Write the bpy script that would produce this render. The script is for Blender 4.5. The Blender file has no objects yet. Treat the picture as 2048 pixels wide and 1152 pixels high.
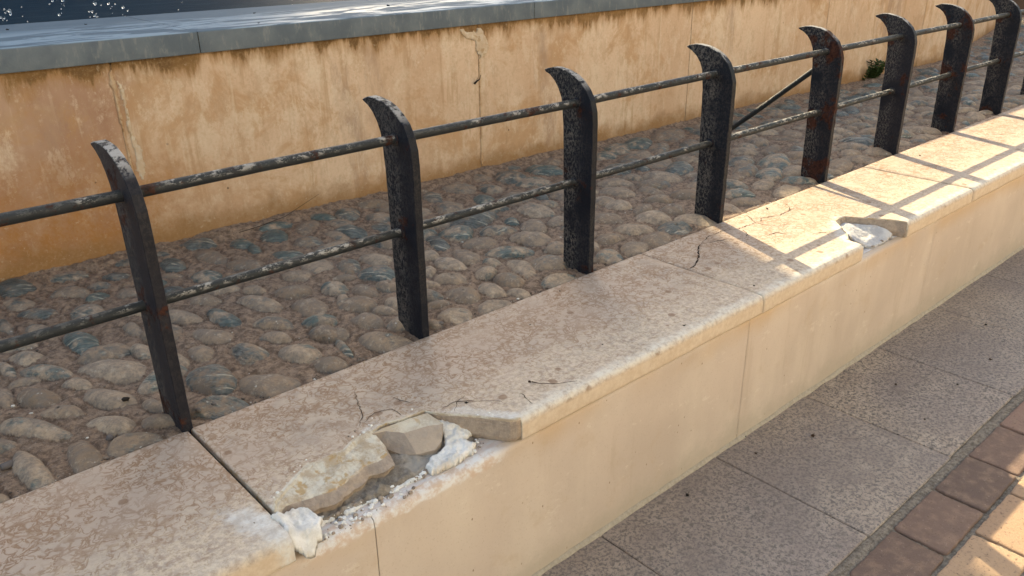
import bpy, math, random
import numpy as np
from mathutils import Vector, Matrix

U = 0.55            # one scene unit (the spacing of two fence posts) in metres
scene = bpy.context.scene
COL = scene.collection

# ------------------------------------------------------------------ camera
cam_d = bpy.data.cameras.new("camera")
cam = bpy.data.objects.new("camera", cam_d)
COL.objects.link(cam)
cam_d.sensor_width = 36.0
cam_d.lens = 29.235
cam_d.clip_start = 0.02
cam_d.clip_end = 800.0
R_ = Matrix(((0.74188, 0.27760, -0.61037), (-0.67044, 0.29200, -0.68209), (-0.01112, 0.91525, 0.40274)))
cam.matrix_world = Matrix.Translation(Vector((-0.7352, -2.4530, 1.5203)) * U) @ R_.to_4x4()
scene.camera = cam

# ------------------------------------------------------------------ sky, sun, exposure
SUN = Vector((0.57, 1.50, 1.0)).normalized()          # direction towards the sun
elev = math.asin(SUN.z)
azim = math.atan2(SUN.x, SUN.y)
world = bpy.data.worlds.new("World")
scene.world = world
world.use_nodes = True
wn = world.node_tree
bg = wn.nodes["Background"]
sky = wn.nodes.new("ShaderNodeTexSky")
sky.sky_type = 'NISHITA'
sky.sun_disc = False
sky.sun_elevation = elev
sky.sun_rotation = azim
sky.air_density = 1.0
sky.dust_density = 2.0
sky.ozone_density = 1.0
tint = wn.nodes.new("ShaderNodeMix"); tint.data_type = 'RGBA'; tint.blend_type = 'MULTIPLY'; tint.inputs[0].default_value = 1.0
wn.links.new(sky.outputs[0], tint.inputs[6]); tint.inputs[7].default_value = (1.06, 1.0, 0.86, 1)      # hazy, slightly warm air
wn.links.new(tint.outputs[2], bg.inputs[0])
bg.inputs[1].default_value = 0.15
sd = bpy.data.lights.new("sun", 'SUN')
sd.energy = 4.5
sd.angle = math.radians(0.5)
sd.color = (1.0, 0.85, 0.55)
sun = bpy.data.objects.new("sun", sd)
COL.objects.link(sun)
sun.rotation_euler = SUN.to_track_quat('Z', 'Y').to_euler()
sun.location = (0, 6, 6)
scene.view_settings.view_transform = 'Standard'
scene.view_settings.look = 'None'
scene.view_settings.gamma = 1.0
scene.view_settings.exposure = 1.38

rng = np.random.default_rng(11)
random.seed(5)

# ------------------------------------------------------------------ numpy noise
_lat = {}
def vnoise(x, y, scale, seed=0, octaves=3):
    """smooth value noise in 0..1, x and y arrays in scene units"""
    x = np.asarray(x, float) * scale; y = np.asarray(y, float) * scale
    out = np.zeros(np.broadcast(x, y).shape); amp = 1.0; tot = 0.0
    for o in range(octaves):
        key = (seed, o)
        if key not in _lat:
            _lat[key] = np.random.default_rng(seed * 31 + o).random((256, 256))
        L = _lat[key]
        xi = np.floor(x).astype(int); yi = np.floor(y).astype(int)
        fx = x - xi; fy = y - yi
        fx = fx * fx * (3 - 2 * fx); fy = fy * fy * (3 - 2 * fy)
        a = L[xi & 255, yi & 255]; b = L[(xi + 1) & 255, yi & 255]
        c = L[xi & 255, (yi + 1) & 255]; d = L[(xi + 1) & 255, (yi + 1) & 255]
        out = out + amp * ((a * (1 - fx) + b * fx) * (1 - fy) + (c * (1 - fx) + d * fx) * fy)
        tot += amp; amp *= 0.5; x = x * 2.03 + 7.1; y = y * 2.03 + 3.7
    return out / tot

def sstep(e0, e1, v):
    t = np.clip((v - e0) / (e1 - e0), 0, 1)
    return t * t * (3 - 2 * t)

# ------------------------------------------------------------------ object helpers
def tag(o, label=None, cat=None, group=None, kind=None):
    if label: o["label"] = label
    if cat: o["category"] = cat
    if group: o["group"] = group
    if kind: o["kind"] = kind
    return o

def empty(name, loc):
    o = bpy.data.objects.new(name, None)
    o.empty_display_size = 0.05
    COL.objects.link(o)
    o.location = Vector(loc) * U
    return o

def link(o, parent=None):
    COL.objects.link(o)
    if parent is not None:
        o.parent = parent
        loc = Vector((0, 0, 0)); p = parent
        while p is not None:
            loc += p.location; p = p.parent
        o.matrix_parent_inverse = Matrix.Translation(-loc) if not o.get("_local") else Matrix()
    return o

def mesh(name, V, F, mat, parent=None, smooth=False, attrs=None, local=False, mats=None, fmat=None):
    V = np.asarray(V, float) * U
    me = bpy.data.meshes.new(name)
    if isinstance(F, np.ndarray) and F.ndim == 2:
        nf, k = F.shape
        me.vertices.add(len(V)); me.vertices.foreach_set("co", V.ravel())
        me.loops.add(nf * k); me.loops.foreach_set("vertex_index", F.ravel().astype(np.int32))
        me.polygons.add(nf); me.polygons.foreach_set("loop_start", np.arange(nf, dtype=np.int32) * k)
        me.polygons.foreach_set("loop_total", np.full(nf, k, dtype=np.int32))
        me.update(calc_edges=True)
    else:
        me.from_pydata([tuple(v) for v in V], [], [tuple(int(i) for i in f) for f in F])
    me.validate()
    for m in (mats or [mat]): me.materials.append(m)
    if fmat is not None: me.polygons.foreach_set("material_index", np.asarray(fmat, np.int32))
    if smooth: me.polygons.foreach_set("use_smooth", np.ones(len(me.polygons), bool))
    if attrs:
        for an, (tp, data) in attrs.items():
            at = me.attributes.new(an, tp, 'POINT')
            data = np.asarray(data, np.float32)
            at.data.foreach_set({'FLOAT': 'value', 'FLOAT_COLOR': 'color', 'FLOAT_VECTOR': 'vector'}[tp], data.ravel())
    me.update()
    o = bpy.data.objects.new(name, me)
    COL.objects.link(o)
    if parent is not None:
        o.parent = parent
        if not local:
            loc = Vector((0, 0, 0)); p = parent
            while p is not None:
                if p.type == 'EMPTY': loc += p.location
                p = p.parent
            o.matrix_parent_inverse = Matrix.Translation(-loc) if parent.type == 'EMPTY' else Matrix()
    return o

def gridfaces(ni, nj, off=0, flip=False):
    i, j = np.meshgrid(np.arange(ni - 1), np.arange(nj - 1), indexing='ij')
    a = i * nj + j
    F = np.stack([a, a + nj, a + nj + 1, a + 1], -1).reshape(-1, 4) + off
    return F[:, ::-1] if flip else F

class Acc:
    """collects pieces into one mesh"""
    def __init__(s): s.V = []; s.F = []; s.n = 0; s.A = []
    def add(s, V, F, a=None):
        V = np.asarray(V, float); s.V.append(V)
        s.F += [tuple(int(i) + s.n for i in f) for f in F]
        s.A.append(np.full(len(V), 0.0) if a is None else np.broadcast_to(np.asarray(a, float), (len(V),)))
        s.n += len(V)
    def build(s, name, mat, parent=None, smooth=False, attr=None, local=False):
        at = {attr: ('FLOAT', np.concatenate(s.A))} if attr else None
        return mesh(name, np.concatenate(s.V), s.F, mat, parent, smooth, at, local)

def box(x0, x1, y0, y1, z0, z1, b=0.0):
    """box with chamfered edges"""
    if b <= 0:
        V = [(x, y, z) for x in (x0, x1) for y in (y0, y1) for z in (z0, z1)]
        F = [(0, 1, 3, 2), (4, 6, 7, 5), (0, 4, 5, 1), (2, 3, 7, 6), (0, 2, 6, 4), (1, 5, 7, 3)]
        return V, F
    V = []; idx = {}
    for sx in (0, 1):
        for sy in (0, 1):
            for sz in (0, 1):
                X = (x0, x1)[sx]; Y = (y0, y1)[sy]; Z = (z0, z1)[sz]
                dx = b if sx == 0 else -b; dy = b if sy == 0 else -b; dz = b if sz == 0 else -b
                for k, v in enumerate(((X, Y + dy, Z + dz), (X + dx, Y, Z + dz), (X + dx, Y + dy, Z))):
                    idx[(sx, sy, sz, k)] = len(V); V.append(v)
    F = []
    for s in (0, 1):
        q = [(s, 0, 0), (s, 1, 0), (s, 1, 1), (s, 0, 1)]
        f = [idx[c + (0,)] for c in q]; F.append(f if s else f[::-1])
        q = [(0, s, 0), (0, s, 1), (1, s, 1), (1, s, 0)]
        f = [idx[c + (1,)] for c in q]; F.append(f if s else f[::-1])
        q = [(0, 0, s), (1, 0, s), (1, 1, s), (0, 1, s)]
        f = [idx[c + (2,)] for c in q]; F.append(f if s else f[::-1])
    for s1 in (0, 1):
        for s2 in (0, 1):
            F.append([idx[(s1, s2, 0, 0)], idx[(s1, s2, 1, 0)], idx[(s1, s2, 1, 1)], idx[(s1, s2, 0, 1)]])
            F.append([idx[(s1, 0, s2, 0)], idx[(s1, 1, s2, 0)], idx[(s1, 1, s2, 2)], idx[(s1, 0, s2, 2)]])
            F.append([idx[(0, s1, s2, 1)], idx[(1, s1, s2, 1)], idx[(1, s1, s2, 2)], idx[(0, s1, s2, 2)]])
            for s3 in (0, 1):
                F.append([idx[(s1, s2, s3, 0)], idx[(s1, s2, s3, 1)], idx[(s1, s2, s3, 2)]])
    return V, F

def tube(P, r, n=10, cap=True):
    P = np.asarray(P, float); r = np.broadcast_to(np.asarray(r, float), (len(P),))
    V = []
    up0 = np.array([0.1, 0.2, 1.0])
    for i in range(len(P)):
        t = P[min(i + 1, len(P) - 1)] - P[max(i - 1, 0)]
        t /= np.linalg.norm(t) + 1e-12
        a = np.cross(t, up0); a /= np.linalg.norm(a) + 1e-12
        b = np.cross(a, t)
        for k in range(n):
            th = 2 * math.pi * k / n
            V.append(P[i] + r[i] * (a * math.cos(th) + b * math.sin(th)))
    F = []
    for i in range(len(P) - 1):
        for k in range(n):
            k2 = (k + 1) % n
            F.append((i * n + k, i * n + k2, (i + 1) * n + k2, (i + 1) * n + k))
    if cap:
        F.append(tuple(range(n))[::-1]); F.append(tuple(range((len(P) - 1) * n, len(P) * n)))
    return V, F

def pebble(c, s, seed=0, n=1, flat=0.6):
    """small irregular stone"""
    import bmesh
    bm = bmesh.new(); bmesh.ops.create_icosphere(bm, subdivisions=n, radius=1)
    rr = np.random.default_rng(seed)
    sc = np.array([1.0, 0.6 + 0.5 * rr.random(), flat * (0.7 + 0.5 * rr.random())]); th = rr.random() * 6.28
    V = []
    for v in bm.verts:
        p = np.array(v.co) * sc * (0.78 + 0.44 * rr.random())
        V.append((c[0] + s * (p[0] * math.cos(th) - p[1] * math.sin(th)), c[1] + s * (p[0] * math.sin(th) + p[1] * math.cos(th)), c[2] + s * p[2]))
    F = [tuple(v.index for v in f.verts) for f in bm.faces]
    bm.free()
    return V, F

def polydist(px, py, poly):
    """signed distance to polygon, positive inside"""
    poly = np.asarray(poly, float); n = len(poly)
    d = np.full(px.shape, 1e9); inside = np.zeros(px.shape, bool)
    for i in range(n):
        a = poly[i]; b = poly[(i + 1) % n]
        e = b - a
        t = np.clip(((px - a[0]) * e[0] + (py - a[1]) * e[1]) / (e @ e), 0, 1)
        d = np.minimum(d, np.hypot(px - a[0] - t * e[0], py - a[1] - t * e[1]))
        c = ((a[1] > py) != (b[1] > py)) & (px < (b[0] - a[0]) * (py - a[1]) / (b[1] - a[1] + 1e-12) + a[0])
        inside ^= c
    return np.where(inside, d, -d)

def lump(name, poly, zbase, thick, mat, parent, res=0.004, rough=0.5, edge=0.02, nscale=40, seed=3, wob=0.012, drop=None, label=None, smooth=False):
    """a thin irregular body over a polygon, with its own thickness, closed underneath"""
    poly = np.asarray(poly, float)
    x0, y0 = poly.min(0) - 0.02; x1, y1 = poly.max(0) + 0.02
    xs = np.arange(x0, x1, res); ys = np.arange(y0, y1, res)
    X, Y = np.meshgrid(xs, ys, indexing='ij')
    D = polydist(X, Y, poly) + wob * (vnoise(X, Y, 25, seed + 1, 4) - 0.5) * 2
    h = thick * (1 - np.exp(-np.clip(D, 0, None) / edge)) * (1 + rough * 2 * (vnoise(X, Y, nscale, seed, 4) - 0.5)) + np.minimum(thick * 0.3, 0.0045) * (vnoise(X, Y, 140, seed + 2, 3) - 0.5)
    zb = zbase(X, Y) if callable(zbase) else np.full(X.shape, zbase)
    if drop is not None: zb = zb + drop(X, Y)
    Z = zb + h
    ni, nj = X.shape
    ok = D > 0
    F = gridfaces(ni, nj)
    okf = ok.ravel()[F].all(1)
    F = F[okf]
    used = np.unique(F); remap = -np.ones(ni * nj, int); remap[used] = np.arange(len(used))
    T = np.stack([X.ravel(), Y.ravel(), Z.ravel()], 1)[used]
    B = np.stack([X.ravel(), Y.ravel(), zb.ravel() - 0.012], 1)[used]
    F = remap[F]; n = len(used)
    from collections import Counter
    E = {}
    for f in F:
        for a, b in ((f[0], f[1]), (f[1], f[2]), (f[2], f[3]), (f[3], f[0])):
            if (b, a) in E: del E[(b, a)]
            else: E[(a, b)] = 1
    side = np.array([(b, a, a + n, b + n) for a, b in E], int).reshape(-1, 4)
    FF = np.concatenate([F, F[:, ::-1] + n, side])
    o = mesh(name, np.concatenate([T, B]), FF, mat, parent, smooth)
    if label: o["label"] = label
    return o

# ------------------------------------------------------------------ material helpers
class M:
    def __init__(s, name, rough=0.8, spec=0.3):
        s.m = bpy.data.materials.new(name); s.m.use_nodes = True
        s.t = s.m.node_tree; s.b = s.t.nodes["Principled BSDF"]
        s.b.inputs["Roughness"].default_value = rough
        s.b.inputs["Specular IOR Level"].default_value = spec
        s.tc = s.t.nodes.new("ShaderNodeTexCoord"); s.obj = s.tc.outputs["Object"]
    def put(s, sock, v):
        if isinstance(v, bpy.types.NodeSocket): s.t.links.new(v, sock)
        elif isinstance(v, (tuple, list)) and sock.type == 'RGBA': sock.default_value = tuple(v) + ((1,) if len(v) == 3 else ())
        else: sock.default_value = v
    def mapping(s, v=None, scale=(1, 1, 1), rot=(0, 0, 0), loc=(0, 0, 0)):
        n = s.t.nodes.new("ShaderNodeMapping"); s.put(n.inputs[0], v or s.obj)
        n.inputs["Scale"].default_value = scale; n.inputs["Rotation"].default_value = rot; s.put(n.inputs["Location"], loc)
        return n.outputs[0]
    def noise(s, scale, detail=4, rough=0.55, v=None, dist=0.0, col=False):
        n = s.t.nodes.new("ShaderNodeTexNoise"); s.put(n.inputs["Vector"], v or s.obj)
        n.inputs["Scale"].default_value = scale; n.inputs["Detail"].default_value = detail
        n.inputs["Roughness"].default_value = rough; n.inputs["Distortion"].default_value = dist
        return n.outputs["Color" if col else "Fac"]
    def vor(s, scale, feature='F1', v=None, out="Distance", rand=1.0):
        n = s.t.nodes.new("ShaderNodeTexVoronoi"); n.feature = feature; s.put(n.inputs["Vector"], v or s.obj)
        n.inputs["Scale"].default_value = scale; n.inputs["Randomness"].default_value = rand
        return n.outputs[out]
    def wave(s, scale, dist, v=None, detail=3, dscale=1.5, direction='X'):
        n = s.t.nodes.new("ShaderNodeTexWave"); n.bands_direction = direction; s.put(n.inputs["Vector"], v or s.obj)
        n.inputs["Scale"].default_value = scale; n.inputs["Distortion"].default_value = dist
        n.inputs["Detail"].default_value = detail; n.inputs["Detail Scale"].default_value = dscale
        return n.outputs["Fac"]
    def ramp(s, f, lo, hi, a=0.0, b=1.0, smooth=True):
        n = s.t.nodes.new("ShaderNodeMapRange"); n.interpolation_type = 'SMOOTHSTEP' if smooth else 'LINEAR'
        s.put(n.inputs[0], f)
        for i, v in zip((1, 2, 3, 4), (lo, hi, a, b)): n.inputs[i].default_value = v
        return n.outputs[0]
    def mix(s, f, a, b, blend='MIX'):
        n = s.t.nodes.new("ShaderNodeMix"); n.data_type = 'RGBA'; n.blend_type = blend
        s.put(n.inputs[0], f); s.put(n.inputs[6], a); s.put(n.inputs[7], b)
        return n.outputs[2]
    def math(s, op, a, b=0.0, c=None):
        n = s.t.nodes.new("ShaderNodeMath"); n.operation = op
        s.put(n.inputs[0], a); s.put(n.inputs[1], b)
        if c is not None: s.put(n.inputs[2], c)
        return n.outputs[0]
    def mul(s, *a):
        r = a[0]
        for b in a[1:]: r = s.math('MULTIPLY', r, b)
        return r
    def attr(s, name, out="Fac"):
        n = s.t.nodes.new("ShaderNodeAttribute"); n.attribute_name = name
        return n.outputs[out]
    def sep(s, v=None):
        n = s.t.nodes.new("ShaderNodeSeparateXYZ"); s.put(n.inputs[0], v or s.obj)
        return n.outputs
    def rnd(s):
        return s.t.nodes.new("ShaderNodeObjectInfo").outputs["Random"]
    def warp(s, scale, amt, v=None):
        n = s.t.nodes.new("ShaderNodeVectorMath"); n.operation = 'MULTIPLY_ADD'
        s.put(n.inputs[0], s.noise(scale, 3, 0.5, v, col=True)); n.inputs[1].default_value = (amt,) * 3; s.put(n.inputs[2], v or s.obj)
        return n.outputs[0]
    def addv(s, v, w):
        n = s.t.nodes.new("ShaderNodeVectorMath"); n.operation = 'ADD'; s.put(n.inputs[0], v); s.put(n.inputs[1], w)
        return n.outputs[0]
    def comb(s, x=0.0, y=0.0, z=0.0):
        n = s.t.nodes.new("ShaderNodeCombineXYZ"); s.put(n.inputs[0], x); s.put(n.inputs[1], y); s.put(n.inputs[2], z)
        return n.outputs[0]
    def color(s, c): s.put(s.b.inputs["Base Color"], c)
    def rough(s, r): s.put(s.b.inputs["Roughness"], r)
    def bump(s, h, dist=0.002, strength=1.0, prev=None):
        n = s.t.nodes.new("ShaderNodeBump"); n.inputs["Distance"].default_value = dist; s.put(n.inputs["Strength"], strength)
        s.put(n.inputs["Height"], h)
        if prev: s.t.links.new(prev, n.inputs["Normal"])
        s.t.links.new(n.outputs[0], s.b.inputs["Normal"]); return n.outputs[0]

# ------------------------------------------------------------------ materials
def mat_coping():
    m = M("coping_stone", 0.62, 0.35)
    x, y, z = m.sep()
    rnd = m.rnd(); m.obj = m.addv(m.obj, m.comb(m.mul(rnd, 7.0)))
    w = m.warp(38, 0.018)
    ridge = m.math('ABSOLUTE', m.math('SUBTRACT', m.noise(46, 3, 0.6, w, 0.6), 0.5))
    veins = m.ramp(ridge, 0.012, 0.050, 1.0, 0.0)
    blot = m.ramp(m.noise(34, 7, 0.8, m.warp(30, 0.02)), 0.56, 0.70)
    edge = m.ramp(m.vor(44, 'DISTANCE_TO_EDGE', m.warp(60, 0.014)), 0.02, 0.13, 1.0, 0.0)
    big = m.noise(4.2, 4, 0.6)
    patch = m.ramp(m.noise(13, 4, 0.6), 0.40, 0.62)
    # rows of y: rear of the slab is greyer, the worn front is creamy
    front = m.ramp(m.math('ADD', y, m.math('MULTIPLY', m.math('SUBTRACT', m.noise(7, 5, 0.65), 0.5), 0.26)), -0.14, -0.34)
    base = m.mix(m.ramp(m.noise(26, 5, 0.6), 0.3, 0.7), (0.54, 0.425, 0.325), (0.40, 0.315, 0.25))
    base = m.mix(m.ramp(big, 0.4, 0.65), base, (0.50, 0.375, 0.285))
    base = m.mix(m.mul(rnd, 0.22), base, (0.36, 0.30, 0.26))
    vm = m.mul(m.math('MAXIMUM', m.math('MAXIMUM', m.mul(veins, 0.9), m.mul(blot, 0.8)), m.mul(edge, patch, 0.85)), m.ramp(m.noise(9, 3, 0.5), 0.30, 0.52, 0.28, 0.88), m.ramp(front, 0.3, 1.0, 1.0, 0.5))
    base = m.mix(vm, base, m.mix(m.noise(20, 2), (0.20, 0.105, 0.05), (0.32, 0.185, 0.095)))
    cream = m.mul(front, m.ramp(m.noise(85, 5, 0.7), 0.40, 0.62))
    base = m.mix(m.mul(cream, 0.7), base, (0.70, 0.575, 0.42))
    base = m.mix(m.mul(front, m.ramp(m.noise(120, 5, 0.8, m.addv(m.obj, (3, 3, 3))), 0.52, 0.64), m.ramp(z, -0.006, -0.001), 0.55), base, (0.32, 0.215, 0.13))
    fine = m.mul(m.ramp(m.noise(160, 4, 0.7), 0.55, 0.72), 0.35)
    base = m.mix(fine, base, (0.62, 0.52, 0.41))
    sp = m.vor(19, 'F1', m.warp(60, 0.01)); sr = m.vor(19, 'F1', m.warp(60, 0.01), "Color")
    spots = m.mul(m.ramp(sp, 0.14, 0.20, 1.0, 0.0), m.ramp(m.sep(sr)[0], 0.70, 0.74))
    base = m.mix(m.mul(spots, 0.8), base, (0.25, 0.15, 0.09))
    # rubbed, lime-white nosing
    nose = m.mul(m.ramp(m.math('ADD', y, m.math('MULTIPLY', m.math('SUBTRACT', m.noise(16, 5, 0.7), 0.5), 0.07)), -0.350, -0.380), m.ramp(z, -0.016, -0.004), m.ramp(x, 0.1, 0.5, 0.35, 1.0))
    base = m.mix(m.mul(nose, m.ramp(m.noise(60, 6, 0.8), 0.35, 0.6, 0.15, 0.85)), base, (0.74, 0.68, 0.58))
    # the lip below it is plain tan stone
    lip = m.ramp(z, -0.009, -0.019)
    tan = m.mix(m.ramp(m.noise(60, 6, 0.75), 0.35, 0.65), (0.58, 0.45, 0.325), (0.66, 0.54, 0.41))
    base = m.mix(lip, base, tan)
    sm = m.ramp(m.math('ADD', m.attr('smear'), m.mul(m.math('SUBTRACT', m.noise(26, 7, 0.78, m.mapping(scale=(1, 1.6, 1))), 0.5), 0.09)), -0.012, 0.018)
    base = m.mix(m.mul(sm, m.ramp(m.noise(90, 5, 0.8), 0.35, 0.55, 0.55, 0.95)), base, m.mix(m.ramp(m.noise(22, 5, 0.7), 0.4, 0.62), (0.70, 0.68, 0.64), (0.50, 0.45, 0.40)))
    # broken stone
    fr = m.attr("frac")
    fc = m.mix(m.ramp(m.noise(26, 6, 0.75), 0.40, 0.58), (0.70, 0.64, 0.53), (0.50, 0.39, 0.27))
    fc = m.mix(m.mul(m.ramp(m.noise(30, 3, 0.6, m.warp(20, 0.05)), 0.54, 0.64), 0.8), fc, (0.46, 0.29, 0.11))
    tn = m.mix(m.ramp(m.noise(60, 6, 0.75), 0.35, 0.65), (0.46, 0.36, 0.275), (0.33, 0.26, 0.205))
    fc = m.mix(m.ramp(fr, 0.68, 0.80), fc, tn)
    base = m.mix(m.ramp(fr, 0.12, 0.30), base, fc)
    m.color(base)
    m.rough(m.ramp(m.noise(40, 4), 0.3, 0.7, 0.5, 0.78))
    h = m.math('ADD', m.mul(m.noise(170, 5, 0.7), 0.5), m.mul(vm, -0.5))
    b = m.bump(h, 0.0012, 0.55)
    m.bump(m.noise(80, 6, 0.8), 0.005, m.mul(m.ramp(fr, 0.12, 0.4), 0.9), b)
    return m.m

def mat_fracture(name, c1, c2, c3, rusty=0.5):
    m = M(name, 0.9, 0.15)
    c = m.mix(m.ramp(m.noise(24, 5, 0.7), 0.38, 0.6), c1, c2)
    c = m.mix(m.mul(m.ramp(m.noise(35, 3, 0.6, m.warp(20, 0.05)), 0.56, 0.66), rusty), c, c3)
    m.color(c); m.bump(m.noise(70, 6, 0.75), 0.004, 0.8)
    return m.m

def mat_plaster_white():
    m = M("white_plaster", 0.95, 0.1)
    c = m.mix(m.ramp(m.noise(40, 6, 0.7), 0.38, 0.62), (0.88, 0.85, 0.80), (0.70, 0.67, 0.62))
    c = m.mix(m.mul(m.ramp(m.noise(18, 4, 0.6), 0.55, 0.7), 0.45), c, (0.48, 0.38, 0.28))
    m.color(c); c = m.mix(m.mul(m.ramp(m.noise(150, 6, 0.85), 0.56, 0.64), 0.45), c, (0.55, 0.50, 0.43)); m.color(c); m.bump(m.noise(190, 6, 0.85), 0.003, 0.7)
    return m.m

def mat_smear():
    m = M("cement_smear", 0.9, 0.15)
    c = m.mix(m.ramp(m.noise(16, 5, 0.7), 0.38, 0.65), (0.50, 0.49, 0.46), (0.40, 0.37, 0.34))
    c = m.mix(m.mul(m.ramp(m.noise(90, 4, 0.7), 0.5, 0.7), 0.5), c, (0.58, 0.54, 0.47))
    m.color(c); m.bump(m.noise(120, 6, 0.8), 0.002, 0.7)
    return m.m

def mat_bed():
    m = M("bedding_mortar", 0.95, 0.1)
    c = m.mix(m.ramp(m.noise(45, 6, 0.75), 0.35, 0.65), (0.20, 0.165, 0.13), (0.38, 0.33, 0.275))
    c = m.mix(m.ramp(m.noise(16, 4, 0.6), 0.5, 0.62, 0, 0.7), c, (0.46, 0.42, 0.37))
    m.color(c); m.bump(m.noise(110, 6, 0.85), 0.005, 1.0)
    return m.m

def mat_cap():
    m = M("wall_cap_plaster", 0.85, 0.2)
    w = m.mapping(scale=(6, 30, 20))
    c = m.mix(m.ramp(m.noise(3, 5, 0.7, w), 0.35, 0.65), (0.62, 0.50, 0.43), (0.66, 0.64, 0.62))
    c = m.mix(m.mul(m.ramp(m.noise(22, 4, 0.6), 0.58, 0.72), 0.6), c, (0.50, 0.34, 0.20))
    m.color(c); m.bump(m.noise(120, 6, 0.8), 0.003, 0.6)
    return m.m

def mat_riser():
    m = M("tan_render", 0.62, 0.3)
    x, y, z = m.sep()
    c = m.mix(m.ramp(m.noise(2.6, 5, 0.6), 0.35, 0.68), (0.59, 0.485, 0.40), (0.515, 0.42, 0.345))
    c = m.mix(m.ramp(m.noise(7, 4, 0.6, m.mapping(scale=(1, 1, 0.35))), 0.42, 0.75, 0, 0.5), c, (0.68, 0.585, 0.48))
    c = m.mix(m.mul(m.ramp(m.noise(9, 5, 0.7), 0.55, 0.75), 0.4), c, (0.47, 0.34, 0.215))
    c = m.mix(m.mul(m.ramp(m.noise(210, 4, 0.75), 0.56, 0.70), 0.45), c, (0.38, 0.27, 0.17))
    p = m.vor(30, 'F1', m.mapping(scale=(1.3, 1, 0.8))); pr = m.sep(m.vor(30, 'F1', m.mapping(scale=(1.3, 1, 0.8)), "Color"))[0]
    pits = m.mul(m.ramp(p, 0.05, 0.085, 1, 0), m.ramp(pr, 0.50, 0.54))
    c = m.mix(m.mul(pits, 0.8), c, (0.25, 0.16, 0.09))
    dr = m.mul(m.ramp(m.noise(24, 5, 0.7, m.mapping(scale=(1, 1, 0.10))), 0.55, 0.68), m.ramp(m.noise(3, 4, 0.6), 0.42, 0.6))
    c = m.mix(m.mul(dr, 0.28), c, (0.42, 0.32, 0.225))
    sf = m.ramp(m.noise(13, 7, 0.8, m.addv(m.mapping(scale=(0.6, 1, 1)), (4, 1, 2))), 0.58, 0.64)
    c = m.mix(m.mul(sf, 0.35), c, (0.74, 0.67, 0.57))
    # yellow water stain below the lip and grey splash at the foot
    st = m.mul(m.ramp(m.math('ADD', z, m.mul(m.math('SUBTRACT', m.noise(5, 4), 0.5), 0.10)), -0.12, -0.05), m.ramp(m.noise(2.2, 3), 0.42, 0.62))
    c = m.mix(m.mul(st, 0.55), c, (0.52, 0.32, 0.13))
    sc = m.mul(m.ramp(m.math('ADD', z, m.mul(m.math('SUBTRACT', m.noise(11, 6, 0.75), 0.5), 0.16)), -0.31, -0.39), 0.55)
    c = m.mix(sc, c, (0.40, 0.34, 0.26))
    brk = m.mul(m.ramp(m.math('ADD', z, m.mul(m.math('SUBTRACT', m.noise(18, 6, 0.7, m.mapping(scale=(0.5, 1, 1))), 0.5), 0.05)), -0.076, -0.068), m.ramp(x, 0.0, 0.06), m.ramp(x, 0.46, 0.40))
    c = m.mix(m.mul(brk, 0.9), c, m.mix(m.ramp(m.noise(35, 5, 0.7), 0.4, 0.6), (0.72, 0.70, 0.68), (0.58, 0.44, 0.34)))
    m.color(c)
    h = m.math('ADD', m.mul(m.noise(90, 5, 0.7), 0.4), m.mul(pits, -1.0))
    m.bump(h, 0.0012, 0.5)
    return m.m

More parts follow.
